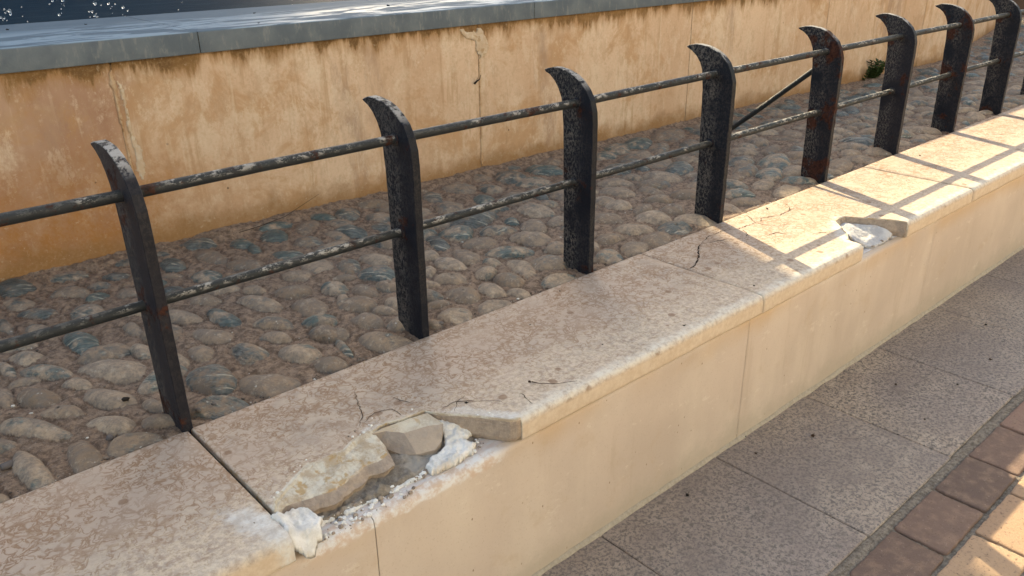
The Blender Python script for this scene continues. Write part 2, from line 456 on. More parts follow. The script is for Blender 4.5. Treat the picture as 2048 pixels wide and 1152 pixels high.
def mat_basin():
    m = M("ochre_render", 0.7, 0.25)
    x, y, z = m.sep()
    pv = m.addv(m.mapping(scale=(1, 1, 0.28)), m.comb(m.mul(m.attr("pan"), 3.1)))
    pw = m.addv(m.mapping(scale=(1, 1, 0.9)), m.comb(m.mul(m.attr("pan"), 2.3)))
    c = m.mix(m.ramp(m.noise(2.6, 5, 0.6, pv, 0.4), 0.36, 0.66), (0.66, 0.49, 0.35), (0.565, 0.385, 0.255))
    # left end is more orange and browner
    left = m.ramp(m.math('ADD', x, m.mul(m.math('SUBTRACT', m.noise(3, 4), 0.5), 0.5)), 0.42, 0.15)
    c = m.mix(m.mul(left, m.ramp(m.noise(4, 4, 0.6, pv), 0.3, 0.6, 0.55, 1.0)), c, (0.34, 0.185, 0.115))
    # orange blooms
    bl = m.ramp(m.noise(4.2, 7, 0.72, pw, 0.5), 0.50, 0.62)
    c = m.mix(m.mul(bl, 0.65), c, (0.45, 0.255, 0.115))
    # pale greyish clouds
    cl = m.ramp(m.noise(5.5, 7, 0.72, m.addv(pw, (5, 3, 1))), 0.50, 0.62)
    c = m.mix(m.mul(cl, 0.5), c, (0.70, 0.565, 0.425))
    dk = m.ramp(m.noise(3.6, 7, 0.75, m.addv(pv, (9, 1, 4))), 0.54, 0.70)
    c = m.mix(m.mul(dk, 0.72), c, (0.33, 0.225, 0.165))
    # vertical runs
    run = m.ramp(m.noise(26, 4, 0.6, m.mapping(scale=(1, 1, 0.07))), 0.56, 0.68)
    c = m.mix(m.mul(run, 0.55, m.ramp(m.noise(5, 3), 0.35, 0.6)), c, (0.40, 0.24, 0.12))
    run2 = m.ramp(m.noise(34, 4, 0.6, m.mapping(scale=(1, 1, 0.06), loc=(3, 0, 0))), 0.60, 0.70)
    c = m.mix(m.mul(run2, 0.40), c, (0.68, 0.56, 0.42))
    c = m.mix(m.mul(m.ramp(m.noise(20, 7, 0.8, m.mapping(scale=(1, 1, 0.6), loc=(1, 0, 5))), 0.50, 0.60), 0.38), c, (0.44, 0.29, 0.175))
    c = m.mix(m.mul(m.ramp(m.noise(15, 7, 0.8, m.mapping(scale=(1, 1, 0.5), loc=(4, 0, 2))), 0.53, 0.61), 0.40), c, (0.72, 0.59, 0.45))
    # rusty brown band under the ledge, hanging down in tongues
    zz = m.math('ADD', z, m.mul(m.math('SUBTRACT', m.noise(16, 6, 0.7, m.mapping(scale=(1, 1, 0.22))), 0.5), 0.22))
    top = m.ramp(zz, 0.455, 0.52)
    c = m.mix(m.mul(top, 0.90), c, m.mix(m.noise(30, 4), (0.22, 0.115, 0.03), (0.36, 0.19, 0.06)))
    top2 = m.ramp(zz, 0.490, 0.516)
    c = m.mix(m.mul(top2, m.ramp(m.noise(8, 3), 0.35, 0.6, 0.4, 0.9)), c, (0.13, 0.07, 0.025))
    # damp rusty foot
    low = m.mul(m.ramp(m.math('ADD', z, m.mul(m.math('SUBTRACT', m.noise(5, 5, 0.65), 0.5), 0.3)), 0.38, 0.14), m.ramp(x, 0.75, 0.2))
    c = m.mix(m.mul(low, m.ramp(m.noise(17, 7, 0.8), 0.35, 0.6, 0.45, 1.0), 0.95), c, m.mix(m.noise(12, 5, 0.7), (0.44, 0.20, 0.05), (0.26, 0.12, 0.05)))
    foot = m.ramp(m.math('ADD', z, m.mul(m.math('SUBTRACT', m.noise(9, 6, 0.75), 0.5), 0.17)), 0.10, 0.01)
    c = m.mix(m.mul(foot, 0.85), c, (0.27, 0.145, 0.055))
    # fine mottling and pits
    c = m.mix(m.mul(m.ramp(m.noise(120, 5, 0.7), 0.45, 0.70), 0.30), c, (0.42, 0.28, 0.16))
    c = m.mix(m.mul(m.ramp(m.noise(70, 5, 0.7, m.addv(m.obj, (2, 2, 2))), 0.58, 0.72), 0.28), c, (0.74, 0.64, 0.50))
    p = m.vor(14); pr = m.sep(m.vor(14, out="Color"))[0]
    pits = m.mul(m.ramp(p, 0.035, 0.055, 1, 0), m.ramp(pr, 0.55, 0.6))
    c = m.mix(m.mul(pits, 0.8), c, (0.12, 0.08, 0.05))
    m.color(c)
    h = m.math('ADD', m.mul(m.noise(50, 6, 0.7), 0.6), m.mul(pits, -1.0))
    m.bump(h, 0.0016, 0.5)
    m.rough(m.ramp(m.noise(12, 4), 0.3, 0.7, 0.55, 0.8))
    return m.m

def mat_ledge():
    m = M("slate_ledge", 0.65, 0.12)
    x, y, z = m.sep()
    c = m.mix(m.ramp(m.noise(11, 5, 0.6), 0.35, 0.7), (0.11, 0.13, 0.15), (0.155, 0.175, 0.19))
    c = m.mix(m.mul(m.ramp(m.noise(60, 5, 0.7, m.mapping(scale=(1, 1, 0.3))), 0.52, 0.70), 0.4), c, (0.29, 0.29, 0.27))
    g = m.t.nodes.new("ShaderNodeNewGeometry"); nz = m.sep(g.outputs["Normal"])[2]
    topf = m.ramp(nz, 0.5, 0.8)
    fd = m.math('SUBTRACT', y, m.math('ADD', 0.962, m.mul(x, -0.0317)))
    wet = m.mul(topf, m.ramp(m.noise(10, 6, 0.65, m.mapping(scale=(0.45, 1.8, 1)), 0.8), 0.44, 0.56), m.ramp(fd, 0.42, 0.22))
    c = m.mix(m.mul(topf, 0.7), c, (0.10, 0.15, 0.20))  # top face tinted blue in the colour, standing in for reflected sky
    c = m.mix(m.mul(wet, 0.65), c, (0.30, 0.39, 0.47))  # pale blue sky reflection painted into the wet streaks
    m.color(c)
    m.rough(m.math('SUBTRACT', 0.75, m.mul(wet, 0.35)))
    m.bump(m.math('ADD', m.noise(110, 5, 0.7), m.mul(m.noise(20, 3, 0.6), topf, 2.0)), 0.0016, 0.5)
    return m.m

def mat_cobble():
    m = M("cobbles_in_mortar", 0.75, 0.35)
    a = m.attr("cob", "Color"); sx, sy, sz = m.sep(a)         # mask, random, slate factor
    sv = m.attr("sv", "Vector")
    mort = m.mix(m.ramp(m.noise(60, 6, 0.75), 0.35, 0.65), (0.16, 0.105, 0.072), (0.42, 0.295, 0.205))
    mort = m.mix(m.mul(m.ramp(m.noise(260, 3, 0.7), 0.60, 0.70), 0.6), mort, (0.10, 0.075, 0.06))
    mort = m.mix(m.mul(m.ramp(m.noise(300, 3, 0.7, m.addv(m.obj, (1, 4, 2))), 0.64, 0.70), 0.8), mort, (0.60, 0.55, 0.48))
    dust = m.mix(sy, (0.26, 0.18, 0.118), (0.50, 0.375, 0.26))
    dust = m.mix(m.ramp(m.noise(34, 6, 0.75), 0.38, 0.62, 0, 0.75), dust, (0.20, 0.165, 0.135))
    dust = m.mix(m.ramp(m.noise(50, 6, 0.8, m.addv(m.obj, (6, 2, 1))), 0.52, 0.66, 0, 0.6), dust, (0.52, 0.43, 0.33))
    slate = m.mix(m.ramp(m.noise(40, 4, 0.6), 0.3, 0.7), (0.065, 0.08, 0.078), (0.19, 0.20, 0.185))
    slate = m.mix(m.ramp(sy, 0.55, 0.9, 0, 0.5), slate, (0.10, 0.165, 0.155))
    wv = m.wave(0.9, 9.0, sv, 4, 2.2, 'Y')
    bands = m.mul(m.ramp(wv, 0.70, 0.95), m.ramp(m.noise(2.4, 4, 0.6, m.addv(sv, (3, 3, 3))), 0.50, 0.60))
    slate = m.mix(m.mul(bands, 0.8), slate, (0.50, 0.46, 0.37))
    dk = m.ramp(m.wave(1.7, 10.0, m.addv(sv, (7, 2, 0)), 4, 2.6, 'Y'), 0.66, 0.95)
    slate = m.mix(m.mul(dk, 0.5), slate, (0.035, 0.045, 0.05))
    # how clean the stone is
    cf = m.ramp(m.math('ADD', sz, m.mul(m.math('SUBTRACT', m.noise(26, 5, 0.65), 0.5), 1.5)), 0.36, 0.62)
    stone = m.mix(cf, dust, slate)
    chips = m.mul(m.ramp(m.noise(85, 4, 0.7), 0.64, 0.69), m.ramp(m.noise(17, 2), 0.46, 0.56))
    stone = m.mix(m.mul(chips, 0.85), stone, (0.62, 0.60, 0.55))
    grime = m.ramp(m.noise(130, 6, 0.8), 0.46, 0.66)
    stone = m.mix(m.mul(grime, 0.45), stone, (0.13, 0.10, 0.08))
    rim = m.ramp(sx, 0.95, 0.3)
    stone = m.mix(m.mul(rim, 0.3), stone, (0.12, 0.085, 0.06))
    mk = m.ramp(m.math('ADD', sx, m.mul(m.math('SUBTRACT', m.noise(70, 6, 0.8), 0.5), 1.5)), 0.3, 0.7)
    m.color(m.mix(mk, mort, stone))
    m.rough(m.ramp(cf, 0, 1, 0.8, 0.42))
    h = m.math('ADD', m.mul(m.noise(130, 6, 0.85), m.math('SUBTRACT', 1.9, mk)), m.mul(m.noise(3, 5, 0.65, sv), 0.5))
    h = m.math('ADD', h, m.mul(dk, cf, -0.35))
    m.bump(h, 0.0042, 0.9)
    return m.m

def mat_iron(name, flake=0.5, rust=0.35, base=(0.006, 0.007, 0.011), rail=False):
    m = M(name, 0.55, 0.16)
    x, y, z = m.sep()
    r = m.rnd()
    off = m.comb(m.mul(r, 17.0), m.mul(r, 5.0), m.mul(r, 9.0))
    v = m.addv(m.obj, off)
    if rail:
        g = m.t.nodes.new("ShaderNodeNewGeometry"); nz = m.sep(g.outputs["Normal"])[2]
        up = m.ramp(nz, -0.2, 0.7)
        fl = m.mul(m.ramp(m.noise(95, 7, 0.82, m.addv(m.mapping(scale=(0.5, 1, 1)), off)), 0.51, 0.555), m.ramp(m.noise(11, 3, 0.5), 0.42, 0.56, 0.15, 1.0), up, flake * 3.4)
        rs = m.mul(m.ramp(m.noise(28, 5, 0.7, m.addv(v, (4, 4, 4))), 0.56, 0.66), rust * 1.8)
        c = m.mix(m.noise(30, 4), base, tuple(b * 2.2 for b in base))
        c = m.mix(m.mul(up, 0.22), c, (0.10, 0.10, 0.095))  # upper side of the rail painted paler, standing in for light from above
        c = m.mix(fl, c, (0.50, 0.47, 0.43))
    else:
        inner = m.ramp(y, 0.02, 0.075)
        fl = m.mul(m.ramp(m.noise(170, 7, 0.88, m.addv(m.mapping(scale=(1, 1, 0.7)), off)), 0.48, 0.56), m.ramp(inner, 0, 1, 0.18, 1.0), m.ramp(m.noise(9, 3, 0.5, v), 0.30, 0.55), flake * 2)
        # rust in sheets round the rail holes, the foot and in patches
        zr = m.math('MINIMUM', m.math('ABSOLUTE', m.math('SUBTRACT', z, 0.433)), m.math('ABSOLUTE', m.math('SUBTRACT', z, 0.233)))
        near = m.math('MAXIMUM', m.ramp(zr, 0.09, 0.0), m.ramp(z, 0.12, 0.0))
        rs = m.mul(m.ramp(m.math('ADD', m.noise(14, 6, 0.7, v), m.mul(near, 0.14)), 0.72 - rust * 0.14, 0.80 - rust * 0.14), 0.85)
        c = m.mix(m.noise(40, 4), base, tuple(b * 2.0 for b in base))
        c = m.mix(m.mul(m.ramp(m.noise(200, 4, 0.7, v), 0.52, 0.7), 0.35), c, (0.035, 0.035, 0.04))
        c = m.mix(fl, c, m.mix(m.noise(45, 3), (0.22, 0.185, 0.155), (0.09, 0.08, 0.075)))
    if not rail:
        g = m.t.nodes.new('ShaderNodeNewGeometry'); nz = m.sep(g.outputs['Normal'])[2]
        tipw = m.mul(m.ramp(nz, 0.25, 0.6), m.ramp(z, 0.46, 0.49), m.ramp(m.noise(50, 5, 0.7, v), 0.42, 0.52))
        c = m.mix(m.mul(tipw, 0.85), c, (0.42, 0.39, 0.36))
    rc = m.mix(m.ramp(m.noise(90, 5, 0.7, v), 0.35, 0.65), (0.022, 0.008, 0.006), (0.075, 0.027, 0.015))
    c = m.mix(rs, c, rc)
    m.color(c)
    m.rough(m.math('ADD', 0.5, m.mul(m.math('MAXIMUM', fl, rs), 0.45)))
    m.bump(m.math('ADD', m.mul(m.noise(150, 5, 0.75, v), 0.6), m.mul(m.math('MAXIMUM', fl, rs), 0.6)), 0.0012, 0.8)
    return m.m

def mat_granite():
    m = M("pink_granite", 0.7, 0.3)
    a = m.attr("tone")
    c = m.mix(m.ramp(m.noise(14, 5, 0.65), 0.35, 0.65), (0.40, 0.31, 0.235), (0.53, 0.42, 0.315))
    c = m.mix(m.ramp(m.noise(2.2, 4, 0.6), 0.4, 0.65, 0, 0.6), c, (0.29, 0.235, 0.215))
    c = m.mix(m.mul(m.ramp(m.noise(115, 6, 0.8, m.warp(70, 0.012)), 0.485, 0.565), 0.95), c, (0.115, 0.10, 0.085))
    c = m.mix(m.mul(m.ramp(m.noise(60, 7, 0.85), 0.52, 0.60), 0.75), c, (0.13, 0.11, 0.095))
    c = m.mix(m.mul(m.ramp(m.noise(6, 5, 0.7), 0.45, 0.65), 0.45), c, (0.23, 0.18, 0.15))
    c = m.mix(m.mul(m.ramp(m.noise(210, 3, 0.6, m.addv(m.obj, (3, 1, 5))), 0.60, 0.70), 0.5), c, (0.55, 0.45, 0.37))
    c = m.mix(m.mul(m.ramp(m.noise(8, 5, 0.7), 0.62, 0.72), 0.5), c, (0.15, 0.12, 0.11))
    c = m.mix(m.mul(a, 0.35), c, (0.24, 0.20, 0.18))
    m.color(c); m.bump(m.noise(220, 5, 0.7), 0.0012, 0.5)
    return m.m

def mat_brick():
    m = M("clay_pavers", 0.85, 0.2)
    a = m.attr("tone")
    c = m.mix(a, (0.35, 0.22, 0.165), (0.17, 0.118, 0.095))
    c = m.mix(m.ramp(a, 1.2, 1.4), c, m.mix(m.ramp(a, 1.5, 2.5), (0.56, 0.40, 0.26), (0.44, 0.29, 0.185)))
    c = m.mix(m.ramp(m.noise(30, 6, 0.75), 0.45, 0.65, 0, 0.45), c, (0.40, 0.27, 0.19))
    c = m.mix(m.mul(m.ramp(m.noise(120, 5, 0.8), 0.54, 0.66), 0.7), c, (0.11, 0.075, 0.055))
    c = m.mix(m.mul(m.ramp(m.noise(200, 3, 0.7, m.addv(m.obj, (2, 2, 2))), 0.62, 0.72), 0.5), c, (0.52, 0.40, 0.32))
    m.color(c); m.bump(m.noise(140, 6, 0.85), 0.0035, 0.9)
    return m.m

def mat_grout(name="grey_grout", c1=(0.14, 0.115, 0.09), c2=(0.34, 0.285, 0.225)):
    m = M(name, 0.95, 0.1)
    c = m.mix(m.ramp(m.noise(90, 6, 0.8), 0.35, 0.65), c1, c2)
    c = m.mix(m.mul(m.ramp(m.noise(200, 3, 0.7), 0.62, 0.7), 0.6), c, (0.5, 0.48, 0.44))
    m.color(c); m.bump(m.noise(150, 6, 0.8), 0.004, 0.9)
    return m.m

def mat_plain(name, c, rough=0.8, spec=0.3, var=0.3, sc=60, bump=0.001):
    m = M(name, rough, spec)
    m.color(m.mix(m.noise(sc, 5, 0.6), c, tuple(v * (1 - var) for v in c)))
    m.bump(m.noise(sc * 2, 5, 0.7), bump, 0.6)
    return m.m

def mat_water():
    m = M("basin_water", 0.55, 0.02)
    c = m.mix(m.ramp(m.noise(9, 5, 0.7, m.mapping(scale=(0.6, 1.5, 1))), 0.45, 0.75), (0.006, 0.022, 0.040), (0.02, 0.045, 0.065))
    m.color(c)
    m.bump(m.noise(26, 4, 0.6, m.mapping(scale=(0.5, 1.4, 1))), 0.012, 0.5)
    return m.m

COPING = mat_coping(); FRAC = mat_fracture("broken_stone", (0.66, 0.57, 0.44), (0.46, 0.37, 0.28), (0.52, 0.34, 0.13))
PLASTER = mat_plaster_white(); SMEAR = mat_smear(); BED = mat_bed(); CAP = mat_cap(); RISER = mat_riser()
BASIN = mat_basin(); LEDGE = mat_ledge(); COBBLE = mat_cobble()
GRANITE = mat_granite(); BRICK = mat_brick(); GROUT = mat_grout()
CRACK = mat_plain("crack_shadow_dirt", (0.055, 0.038, 0.028), 0.95, 0.05)
GZ = -0.7237

# ================================================================= THE GROUND
g = mesh("ground", [(-900, -900, GZ - 0.06), (900, -900, GZ - 0.06), (900, 900, GZ - 0.06), (-900, 900, GZ - 0.06)], [(0, 1, 2, 3)],
         mat_plain("packed_earth", (0.30, 0.25, 0.20), 0.95, 0.1, 0.3, 3))
tag(g, kind="structure")

# mortar sheet beneath the paving
xs = np.concatenate([np.arange(-1.5, 5.5, 0.012), np.arange(5.5, 24, 0.2)])
ys = np.concatenate([np.arange(-4.6, -1.80, 0.05), np.arange(-1.80, -1.38, 0.010), np.arange(-1.38, -0.6, 0.02)])
X, Y = np.meshgrid(xs, ys, indexing='ij')
Z = GZ - 0.012 + 0.010 * (vnoise(X, Y, 26, 21, 4) - 0.5)
Z = Z + 0.008 * np.exp(-((Y + 1.462) / 0.022) ** 2)
o = mesh("paving_joint_mortar", np.stack([X, Y, Z], -1).reshape(-1, 3), gridfaces(*X.shape), GROUT, None, True)
tag(o, kind="structure")

# granite slabs
A = Acc(); edges = [2.057 + 0.7775 * k for k in range(-5, 22)]
for i in range(len(edges) - 1):
    x0, x1 = edges[i] + 0.0022, edges[i + 1] - 0.0022
    ni = 24; ex = []
    V, F = box(x0, x1, -1.437 + 0.004 * math.sin(i * 2.3), -0.694, GZ - 0.05, GZ + 0.001 * math.sin(i * 3.1), 0.004)
    A.add(V, F, random.random())
tag(A.build("granite_paving", GRANITE, None, False, "tone"), kind="structure")

# clay pavers, tumbled corners
A = Acc()
def paver(x0, x1, y0, y1, zt, tone, rr):
    # rounded rectangle outline, domed top edge
    n = 4; r = 0.014; P = []
    for cx, cy, a0 in ((x1 - r, y1 - r, 0), (x0 + r, y1 - r, 90), (x0 + r, y0 + r, 180), (x1 - r, y0 + r, 270)):
        for k in range(n):
            a = math.radians(a0 + 90 * k / (n - 1)); P.append((cx + r * math.cos(a), cy + r * math.sin(a)))
    Q = []
    for k in range(len(P)):        # a few more points along the long sides, nibbled
        p = np.array(P[k]); q = np.array(P[(k + 1) % len(P)]); Q.append(p)
        L = np.linalg.norm(q - p)
        if L > 0.05:
            m_ = int(L / 0.018)
            for j in range(1, m_):
                Q.append(p + (q - p) * j / m_)
    Q = np.array(Q); c = Q.mean(0)
    wob = (rr.random(len(Q)) - 0.5) * 0.006
    d = Q - c; L = np.linalg.norm(d, axis=1, keepdims=True)
    Q = Q + d / L * wob[:, None]
    V = []; rings = ((0.0, -0.05), (0.0, -0.007), (0.002, -0.003), (0.006, -0.0008), (0.014, 0.0))
    for ins, dz in rings:
        q = Q - d / L * ins
        V += [(a, b, zt + dz + (0.0012 * (rr.random() - 0.5) if ins else 0)) for a, b in q]
    nq = len(Q); F = []
    for k in range(len(rings) - 1):
        for j in range(nq):
            j2 = (j + 1) % nq
            F.append((k * nq + j, k * nq + j2, (k + 1) * nq + j2, (k + 1) * nq + j))
    V.append((c[0], c[1], zt)); m_ = len(V) - 1
    for j in range(nq): F.append(((len(rings) - 1) * nq + j, (len(rings) - 1) * nq + (j + 1) % nq, m_))
    A.add(V, F, tone)
rr = np.random.default_rng(4)
for row in range(13):
    y1 = -1.484 - 0.2265 * row; y0 = y1 - 0.212
    off = [2.145, 2.405][row % 2] - 0.37 * 10
    xx = off
    k = 0
    while xx < 16:
        L = 0.37 + 0.012 * (rr.random() - 0.5)
        if xx > -1.2:
            t = rr.random()
            if row > 0: t = 1.5 + rr.random()
            if row == 0 and 2.45 < xx < 2.7: t = 1.0
            if row == 0 and 2.1 < xx < 2.4: t = 0.75
            paver(xx + 0.007, xx + L - 0.007, y0 + 0.003 * rr.random(), y1 - 0.003 * rr.random(), GZ + 0.005 * (rr.random() - 0.4), t, rr)
        xx += L
tag(A.build("brick_paving", BRICK, None, True, "tone"), kind="structure")

# ================================================================= THE LOW WALL
lw = empty("low_wall", (0.0, -0.35, GZ))
tag(lw, "low tan rendered wall with cracked stone coping slabs, its front edge broken away in two places", "wall")

# cap under the coping, and the rendered face in panels
V, F = box(-3.0, 22, -0.664, -0.010, GZ - 0.05, -0.0905)
mesh("wall_core", V, F, CAP, lw)
pe = [0.275 + 1.951 * k for k in range(-2, 11)]
pe[3] = 2.237; pe[4] = 4.153
for i in range(len(pe) - 1):
    x0, x1 = pe[i] + 0.0012, pe[i + 1] - 0.0012
    xs = np.linspace(x0, x1, 160)
    prof = [(0.0, GZ - 0.04), (0.0, GZ + 0.2), (0.0, -0.3), (0.0, -0.15), (0.0, -0.125), (0.0, -0.108), (0.003, -0.098), (0.012, -0.0925), (0.034, -0.0905)]
    V = []
    for x in xs:
        spall = sstep(0.02, 0.12, x) * (1 - sstep(0.70, 0.82, x))
        n1 = float(vnoise(x, 0.3, 22, 5, 4)) - 0.5; n2 = float(vnoise(x, 4.3, 30, 6, 4)) - 0.5
        for k, (dy, z) in enumerate(prof):
            if k >= 4: dy = dy + spall * max(0, (0.007 + 0.024 * n1) * (k - 3.2) / 2); z = z - spall * 0.012 * n2 * (k < 8)
            V.append((x, -0.7000 + dy, z))
    V = np.array(V); V[:, 2] = np.minimum(V[:, 2], -0.0902)
    m_ = mesh("wall_panel", V, gridfaces(len(xs), len(prof), flip=True), RISER, lw, True)
# thin mortar bead at the foot
xs = np.arange(-2, 14, 0.02)
V = []
for x in xs:
    h = 0.010 + 0.012 * float(vnoise(x, 1.0, 6, 9, 3)); w_ = 0.006 + 0.010 * float(vnoise(x, 5.0, 8, 10, 4))
    V += [(x, -0.699, GZ + h), (x, -0.703, GZ + h), (x, -0.703 - w_, GZ + 0.003), (x, -0.705 - w_, GZ - 0.02)]
mesh("foot_bead", V, gridfaces(len(xs), 4, flip=True), mat_grout("pale_bead", (0.40, 0.34, 0.26), (0.52, 0.45, 0.35)), lw, True)

T_ = np.array([(-.02, -.60), (.031, -.575), (.055, -.535), (.117, -.500), (.196, -.452), (.248, -.462), (.332, -.461), (.381, -.435), (.443, -.424), (.507, -.424), (.586, -.437), (.655, -.444), (.674, -.483), (.723, -.541), (.771, -.599), (.828, -.683), (.865, -.715)])
L_ = np.array([(-.02, -.605), (.04, -.583), (.072, -.560), (.125, -.590), (.195, -.612), (.25, -.602), (.291, -.592), (.351, -.570), (.393, -.586), (.44, -.575), (.46, -.52), (.48, -.44), (.507, -.436), (.586, -.449), (.655, -.456), (.674, -.489), (.723, -.547), (.771, -.605), (.828, -.689), (.865, -.715)])
T2 = np.array([(3.232, -.70), (3.240, -.617), (3.332, -.561), (3.407, -.488), (3.473, -.419), (3.577, -.415), (3.625, -.497), (3.680, -.575), (3.719, -.639), (3.735, -.70)])

SMEARS = [[(-0.087,-0.479),(-0.039,-0.498),(0.010,-0.56),(0.03,-0.58),(0.014,-0.71),(-0.030,-0.71),(-0.051,-0.660),(-0.083,-0.591),(-0.105,-0.531)],
          [(0.0,-0.58),(0.05,-0.54),(0.08,-0.56),(0.12,-0.6),(0.1,-0.72),(-0.04,-0.74)],
          [(0.70,-0.49),(0.76,-0.52),(0.84,-0.62),(0.90,-0.69),(0.83,-0.70),(0.77,-0.61)],
          [(3.20,-0.62),(3.30,-0.50),(3.40,-0.42),(3.50,-0.385),(3.58,-0.41),(3.48,-0.45),(3.35,-0.58),(3.24,-0.66)],
          [(0.42,-0.40),(0.50,-0.405),(0.62,-0.43),(0.50,-0.45)]]
def coping_slab(x0, x1, fine=0.02, kind=0, dz=0.0, label=None):
    xs = np.arange(x0, x1 + 1e-6, (x1 - x0) / max(8, int((x1 - x0) / fine)))
    if kind == 1: xs = np.unique(np.round(np.concatenate([xs, np.arange(0.03, 0.88, 0.005), [0.862, 0.864, 0.866]]), 4)); xs = xs[(xs >= x0) & (xs <= x1 + 1e-6)]
    if kind == 2: xs = np.unique(np.round(np.concatenate([xs, np.arange(3.228, 3.74, 0.005), [3.2315, 3.7345]]), 4)); xs = xs[(xs >= x0) & (xs <= x1 + 1e-6)]
    NT = 26; V = []; fr = []
    for xi, x in enumerate(xs):
        e = min(1.0, min(x - x0, x1 - x) / 0.004 + 0.0)
        wob = 0.004 * (float(vnoise(x, 2.0, 3, 31, 2)) - 0.5) + 0.005 * (float(vnoise(x, 7.0, 18, 32, 3)) - 0.5)
        broken = (kind == 1 and x < 0.866) or (kind == 2 and 3.232 < x < 3.735)
        if broken:
            if kind == 1:
                jit = 0.016 * (float(vnoise(x, 9.0, 28, 33, 4)) - 0.5) * (1.0 if x < 0.65 else 0.35)
                yt = np.interp(x, T_[:, 0], T_[:, 1]) + jit
                jl = 0.030 * (float(vnoise(x, 14.0, 22, 34, 4)) - 0.5) * (1.0 if x < 0.44 else 0.1)
                yl = min(np.interp(x, L_[:, 0], L_[:, 1]) + jl, yt - 0.004)
                zl = -0.052 + 0.02 * (float(vnoise(x, 3.0, 12, 35, 3)) - 0.5)
                if x > 0.46: zl = -0.07
                zm = -0.014 - 0.018 * float(vnoise(x, 21.0, 15, 36, 4)); tm = 0.55 + 0.3 * (float(vnoise(x, 25.0, 9, 37, 3)))
                if x > 0.46: zm = -0.03; tm = 0.5
            else:
                jit = 0.012 * (float(vnoise(x, 9.0, 30, 38, 4)) - 0.5)
                yt = np.interp(x, T2[:, 0], T2[:, 1]) + jit; yl = yt - 0.022 - 0.014 * float(vnoise(x, 5, 20, 39, 3)); zl = -0.062; zm = -0.02; tm = 0.3
                if 3.24 < x < 3.52: yl = yt - 0.03 - 0.02 * float(vnoise(x, 5, 25, 39, 3)); zl = -0.05
            yt = max(yt, -0.66) if False else yt
            yt = max(yt, -0.700)
            yl = max(yl, -0.703)
            top_end = yt
        else:
            top_end = -0.672 + wob
        prof = [(0.0, -0.0895), (0.0, -0.006), (-0.004, -0.001)]
        ys_ = np.linspace(-0.010, top_end, NT)
        for y_ in ys_: prof.append((y_, 0.0))
        if broken:
            nz_ = lambda q, sc: float(vnoise(x, q, sc, 60, 4)) - 0.5
            pts = []
            for t in (0.14, 0.34, 0.55, 0.78):
                pts.append((yt + (yl - yt) * tm * t + 0.012 * nz_(3 + t * 9, 22) * tm, zm * (0.25 + 0.75 * t) + 0.012 * nz_(13 + t * 9, 26)))
            pts.append((yt + (yl - yt) * tm, zm))
            for t in (0.35, 0.70):
                pts.append((yt + (yl - yt) * (tm + (1 - tm) * t) + 0.008 * nz_(23 + t * 9, 34), zm + (zl - zm) * t + 0.006 * nz_(33 + t * 9, 30)))
            pts += [(yl, zl), (yl + 0.006, zl - 0.010), (yl + 0.012, -0.0895)]
            prof += pts
            if (kind == 1 and x > 0.46) or kind == 2 and not (3.24 < x < 3.52): fr += [0.0] * (3 + NT - 1) + [0.3] + [1.0] * 10
            else: fr += [0.0] * (3 + NT - 1) + [0.5] + [0.5] * 5 + [1.0] * 5
        else:
            prof += [(-0.690 + wob, -0.002), (-0.697 + wob, -0.006), (-0.7025 + wob, -0.013), (-0.7065 + wob, -0.022), (-0.7075 + wob, -0.032), (-0.7075 + wob, -0.045), (-0.7075 + wob, -0.06), (-0.7075 + wob, -0.075), (-0.7068 + wob, -0.085), (-0.7015 + wob, -0.0895)]
            fr += [0.0] * (3 + NT) + [0.0] * 10
        for y_, z_ in prof:
            zz = z_
            if z_ == 0.0: zz = 0.0012 * (float(vnoise(x, y_, 5, 40, 2)) - 0.5)
            V.append((x, y_, zz + dz - (0.003 * (1 - e) if z_ > -0.08 else 0)))
    n = 3 + NT + 10
    F = gridfaces(len(xs), n)
    F = [tuple(f) for f in F.tolist()]
    F.append(tuple(range(n))); F.append(tuple((len(xs) - 1) * n + k for k in range(n))[::-1])
    V = np.array(V)
    sm = np.full(len(V), -1.0)
    for P_ in SMEARS: sm = np.maximum(sm, polydist(V[:, 0], V[:, 1], P_))
    me = mesh("coping_slab", V, F, COPING, lw, True, {"frac": ('FLOAT', fr), "smear": ('FLOAT', np.maximum(sm, -1.0) * U)})
    if label: me["label"] = label
    # hard shading on ends
    for p in me.data.polygons:
        if len(p.vertices) > 4 or max(fr[v] for v in p.vertices) > 0.4: p.use_smooth = False
    return me

sA = coping_slab(-2.28, 0.014, label="coping slab in the foreground with a grey cement smear at its corner")
sB = coping_slab(0.027, 2.3185, kind=1, dz=0.001, label="coping slab whose front edge has broken away in a long jagged bite")
sC = coping_slab(2.3225, 4.6185, kind=2, dz=-0.001, label="half sunlit coping slab with a branching crack and a notch in its front edge")
xx = 4.6225; i = 0
while xx < 20:
    coping_slab(xx, xx + 2.30 - 0.004, fine=0.06, dz=0.001 * math.sin(i * 2.1)); xx += 2.30; i += 1
# grout in the joints
A = Acc()
V, F = box(0.012, 0.029, -0.60, -0.004, -0.088, -0.022); A.add(V, F)
for k in range(8):
    c = 2.3205 + 2.30 * k
    V, F = box(c - 0.003, c + 0.003, -0.690, -0.004, -0.088, -0.004); A.add(V, F)
A.build("joint_grout", mat_grout("dark_grout", (0.05, 0.042, 0.036), (0.11, 0.095, 0.08)), lw)

